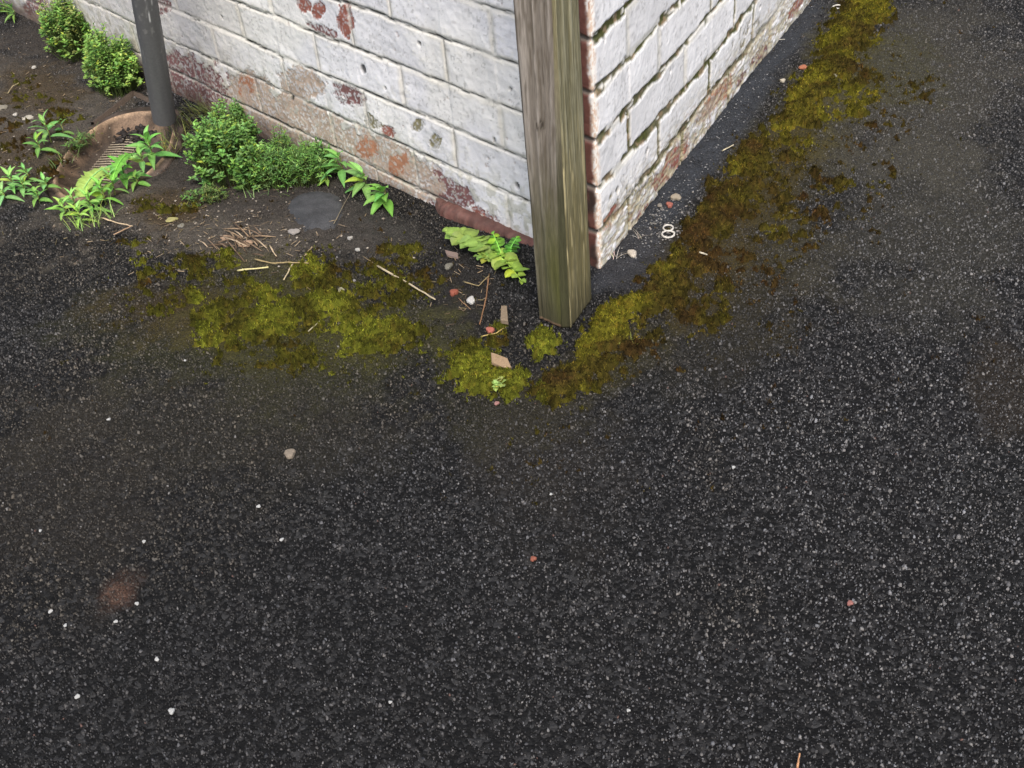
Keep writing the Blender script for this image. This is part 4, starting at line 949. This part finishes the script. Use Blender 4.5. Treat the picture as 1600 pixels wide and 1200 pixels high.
# chip of wood, stick, ring pull, shell ring
def slabbit(label, name, corners, thick, col, cat, lift=.010, mat=M_straw):
    P = [gp(x, y, lift) for x, y in corners]; n = len(P); c0 = sum(P)/n; V = []
    for p in P: V.append(p-np.array([0, 0, thick]))
    for p in P: V.append(p)
    for p in P: V.append(c0+(p-c0)*.93+np.array([0, 0, thick*.18+random.uniform(0, .0006)]))
    V.append(c0+np.array([0, 0, thick*.25])); fs = [(i, (i+1) % n, n+(i+1) % n, n+i) for i in range(n)]+[(n+i, n+(i+1) % n, 2*n+(i+1) % n, 2*n+i) for i in range(n)]+[(2*n+i, 2*n+(i+1) % n, 3*n) for i in range(n)]
    mb = MB(); mb.add(V, fs, lin(*col)); o = mb.build(name, mat, None, False); tag(o, label, cat)
slabbit('flat tan wood chip on the moss left below the post', 'wood_chip', [(767, 551), (774, 553), (793, 560), (799, 574), (786, 574), (768, 566)], .004, (140, 118, 92), 'wood chip', .012)
slabbit('short grey brown stick end rising from the moss left of the post', 'stick', [(783, 478), (792, 478), (794, 502), (782, 500)], .006, (116, 102, 84), 'stick', .014)
slabbit('grey bark piece under the lobed leaf weed', 'bark_piece', [(695, 391), (716, 396), (716, 403), (698, 398)], .003, (120, 104, 96), 'bark', .006)
def ringpull():
    c = gp(1044, 361, .004); root = empty('ring_pull', tuple(c)); tag(root, 'white figure eight can ring pull at the right wall foot', 'ring pull')
    ex = gp(1044, 350, .004)-gp(1044, 372, .004); ex /= np.linalg.norm(ex); ey = np.array([-ex[1], ex[0], 0]); mb = MB()
    for off, ra_, rb2_ in ((.0085, .0085, .0075), (-.0085, .0095, .0095)):
        pts = [c+ex*(off+math.cos(t)*ra_)+ey*math.sin(t)*rb2_ for t in np.linspace(0, 2*math.pi, 21)]
        tube(mb, pts, .0015, lin(184, 180, 172), 8, False, .35)
    mb.build('rings', M_stone, root)
ringpull()
def shell():
    c = gp(1308, 11, .004); mb = MB(); pts = [c+np.array([math.cos(t)*.0095, math.sin(t)*.0085, .001*math.sin(2*t)]) for t in np.linspace(0, 2*math.pi, 25)]
    tube(mb, pts, .0017, lin(190, 188, 180), 8, False); o = mb.build('metal_ring', M_stone); tag(o, 'small pale ring on the asphalt at the top beside the moss', 'ring')
shell()
# smooth dark patch
def patch():
    c = gp(492, 330); o_px = [(447, 330), (452, 312), (470, 300), (500, 296), (528, 302), (540, 318), (537, 340), (520, 358), (495, 366), (468, 358)]
    P = np.array([gp(*p) for p in o_px]); n = 60; t = np.linspace(0, 1, n, endpoint=False); idx = t*len(P)
    xs = np.interp(idx, np.arange(len(P)+1), np.append(P[:, 0], P[0, 0])); ys = np.interp(idx, np.arange(len(P)+1), np.append(P[:, 1], P[0, 1]))
    for _ in range(4): xs = (np.roll(xs, 1)+xs+np.roll(xs, -1))/3; ys = (np.roll(ys, 1)+ys+np.roll(ys, -1))/3
    V = []; C = []; R_ = 14
    for k in range(R_+1):
        f_ = 1.08*k/R_
        for i in range(n):
            x, y = c[0]+(xs[i]-c[0])*f_, c[1]+(ys[i]-c[1])*f_; V.append((x, y, float(hground(x, y))+.009*(1-f_**4*.98)-.002))
    V = np.array(V); nn_ = fbm(V[:, 0]*120, V[:, 1]*120, 3, 9); V[:, 2] += (nn_-.5)*.002
    C = lin(60, 61, 63)*(.45+1.1*fbm(V[:, 0]*60, V[:, 1]*60, 4, 10))[:, None]
    fs = [(k*n+i, k*n+(i+1) % n, (k+1)*n+(i+1) % n, (k+1)*n+i) for k in range(R_) for i in range(n)]
    o = mesh_np('asphalt_patch', V, faces=fs, mat=M_slab, cols=C); tag(o, kind='structure')
patch()
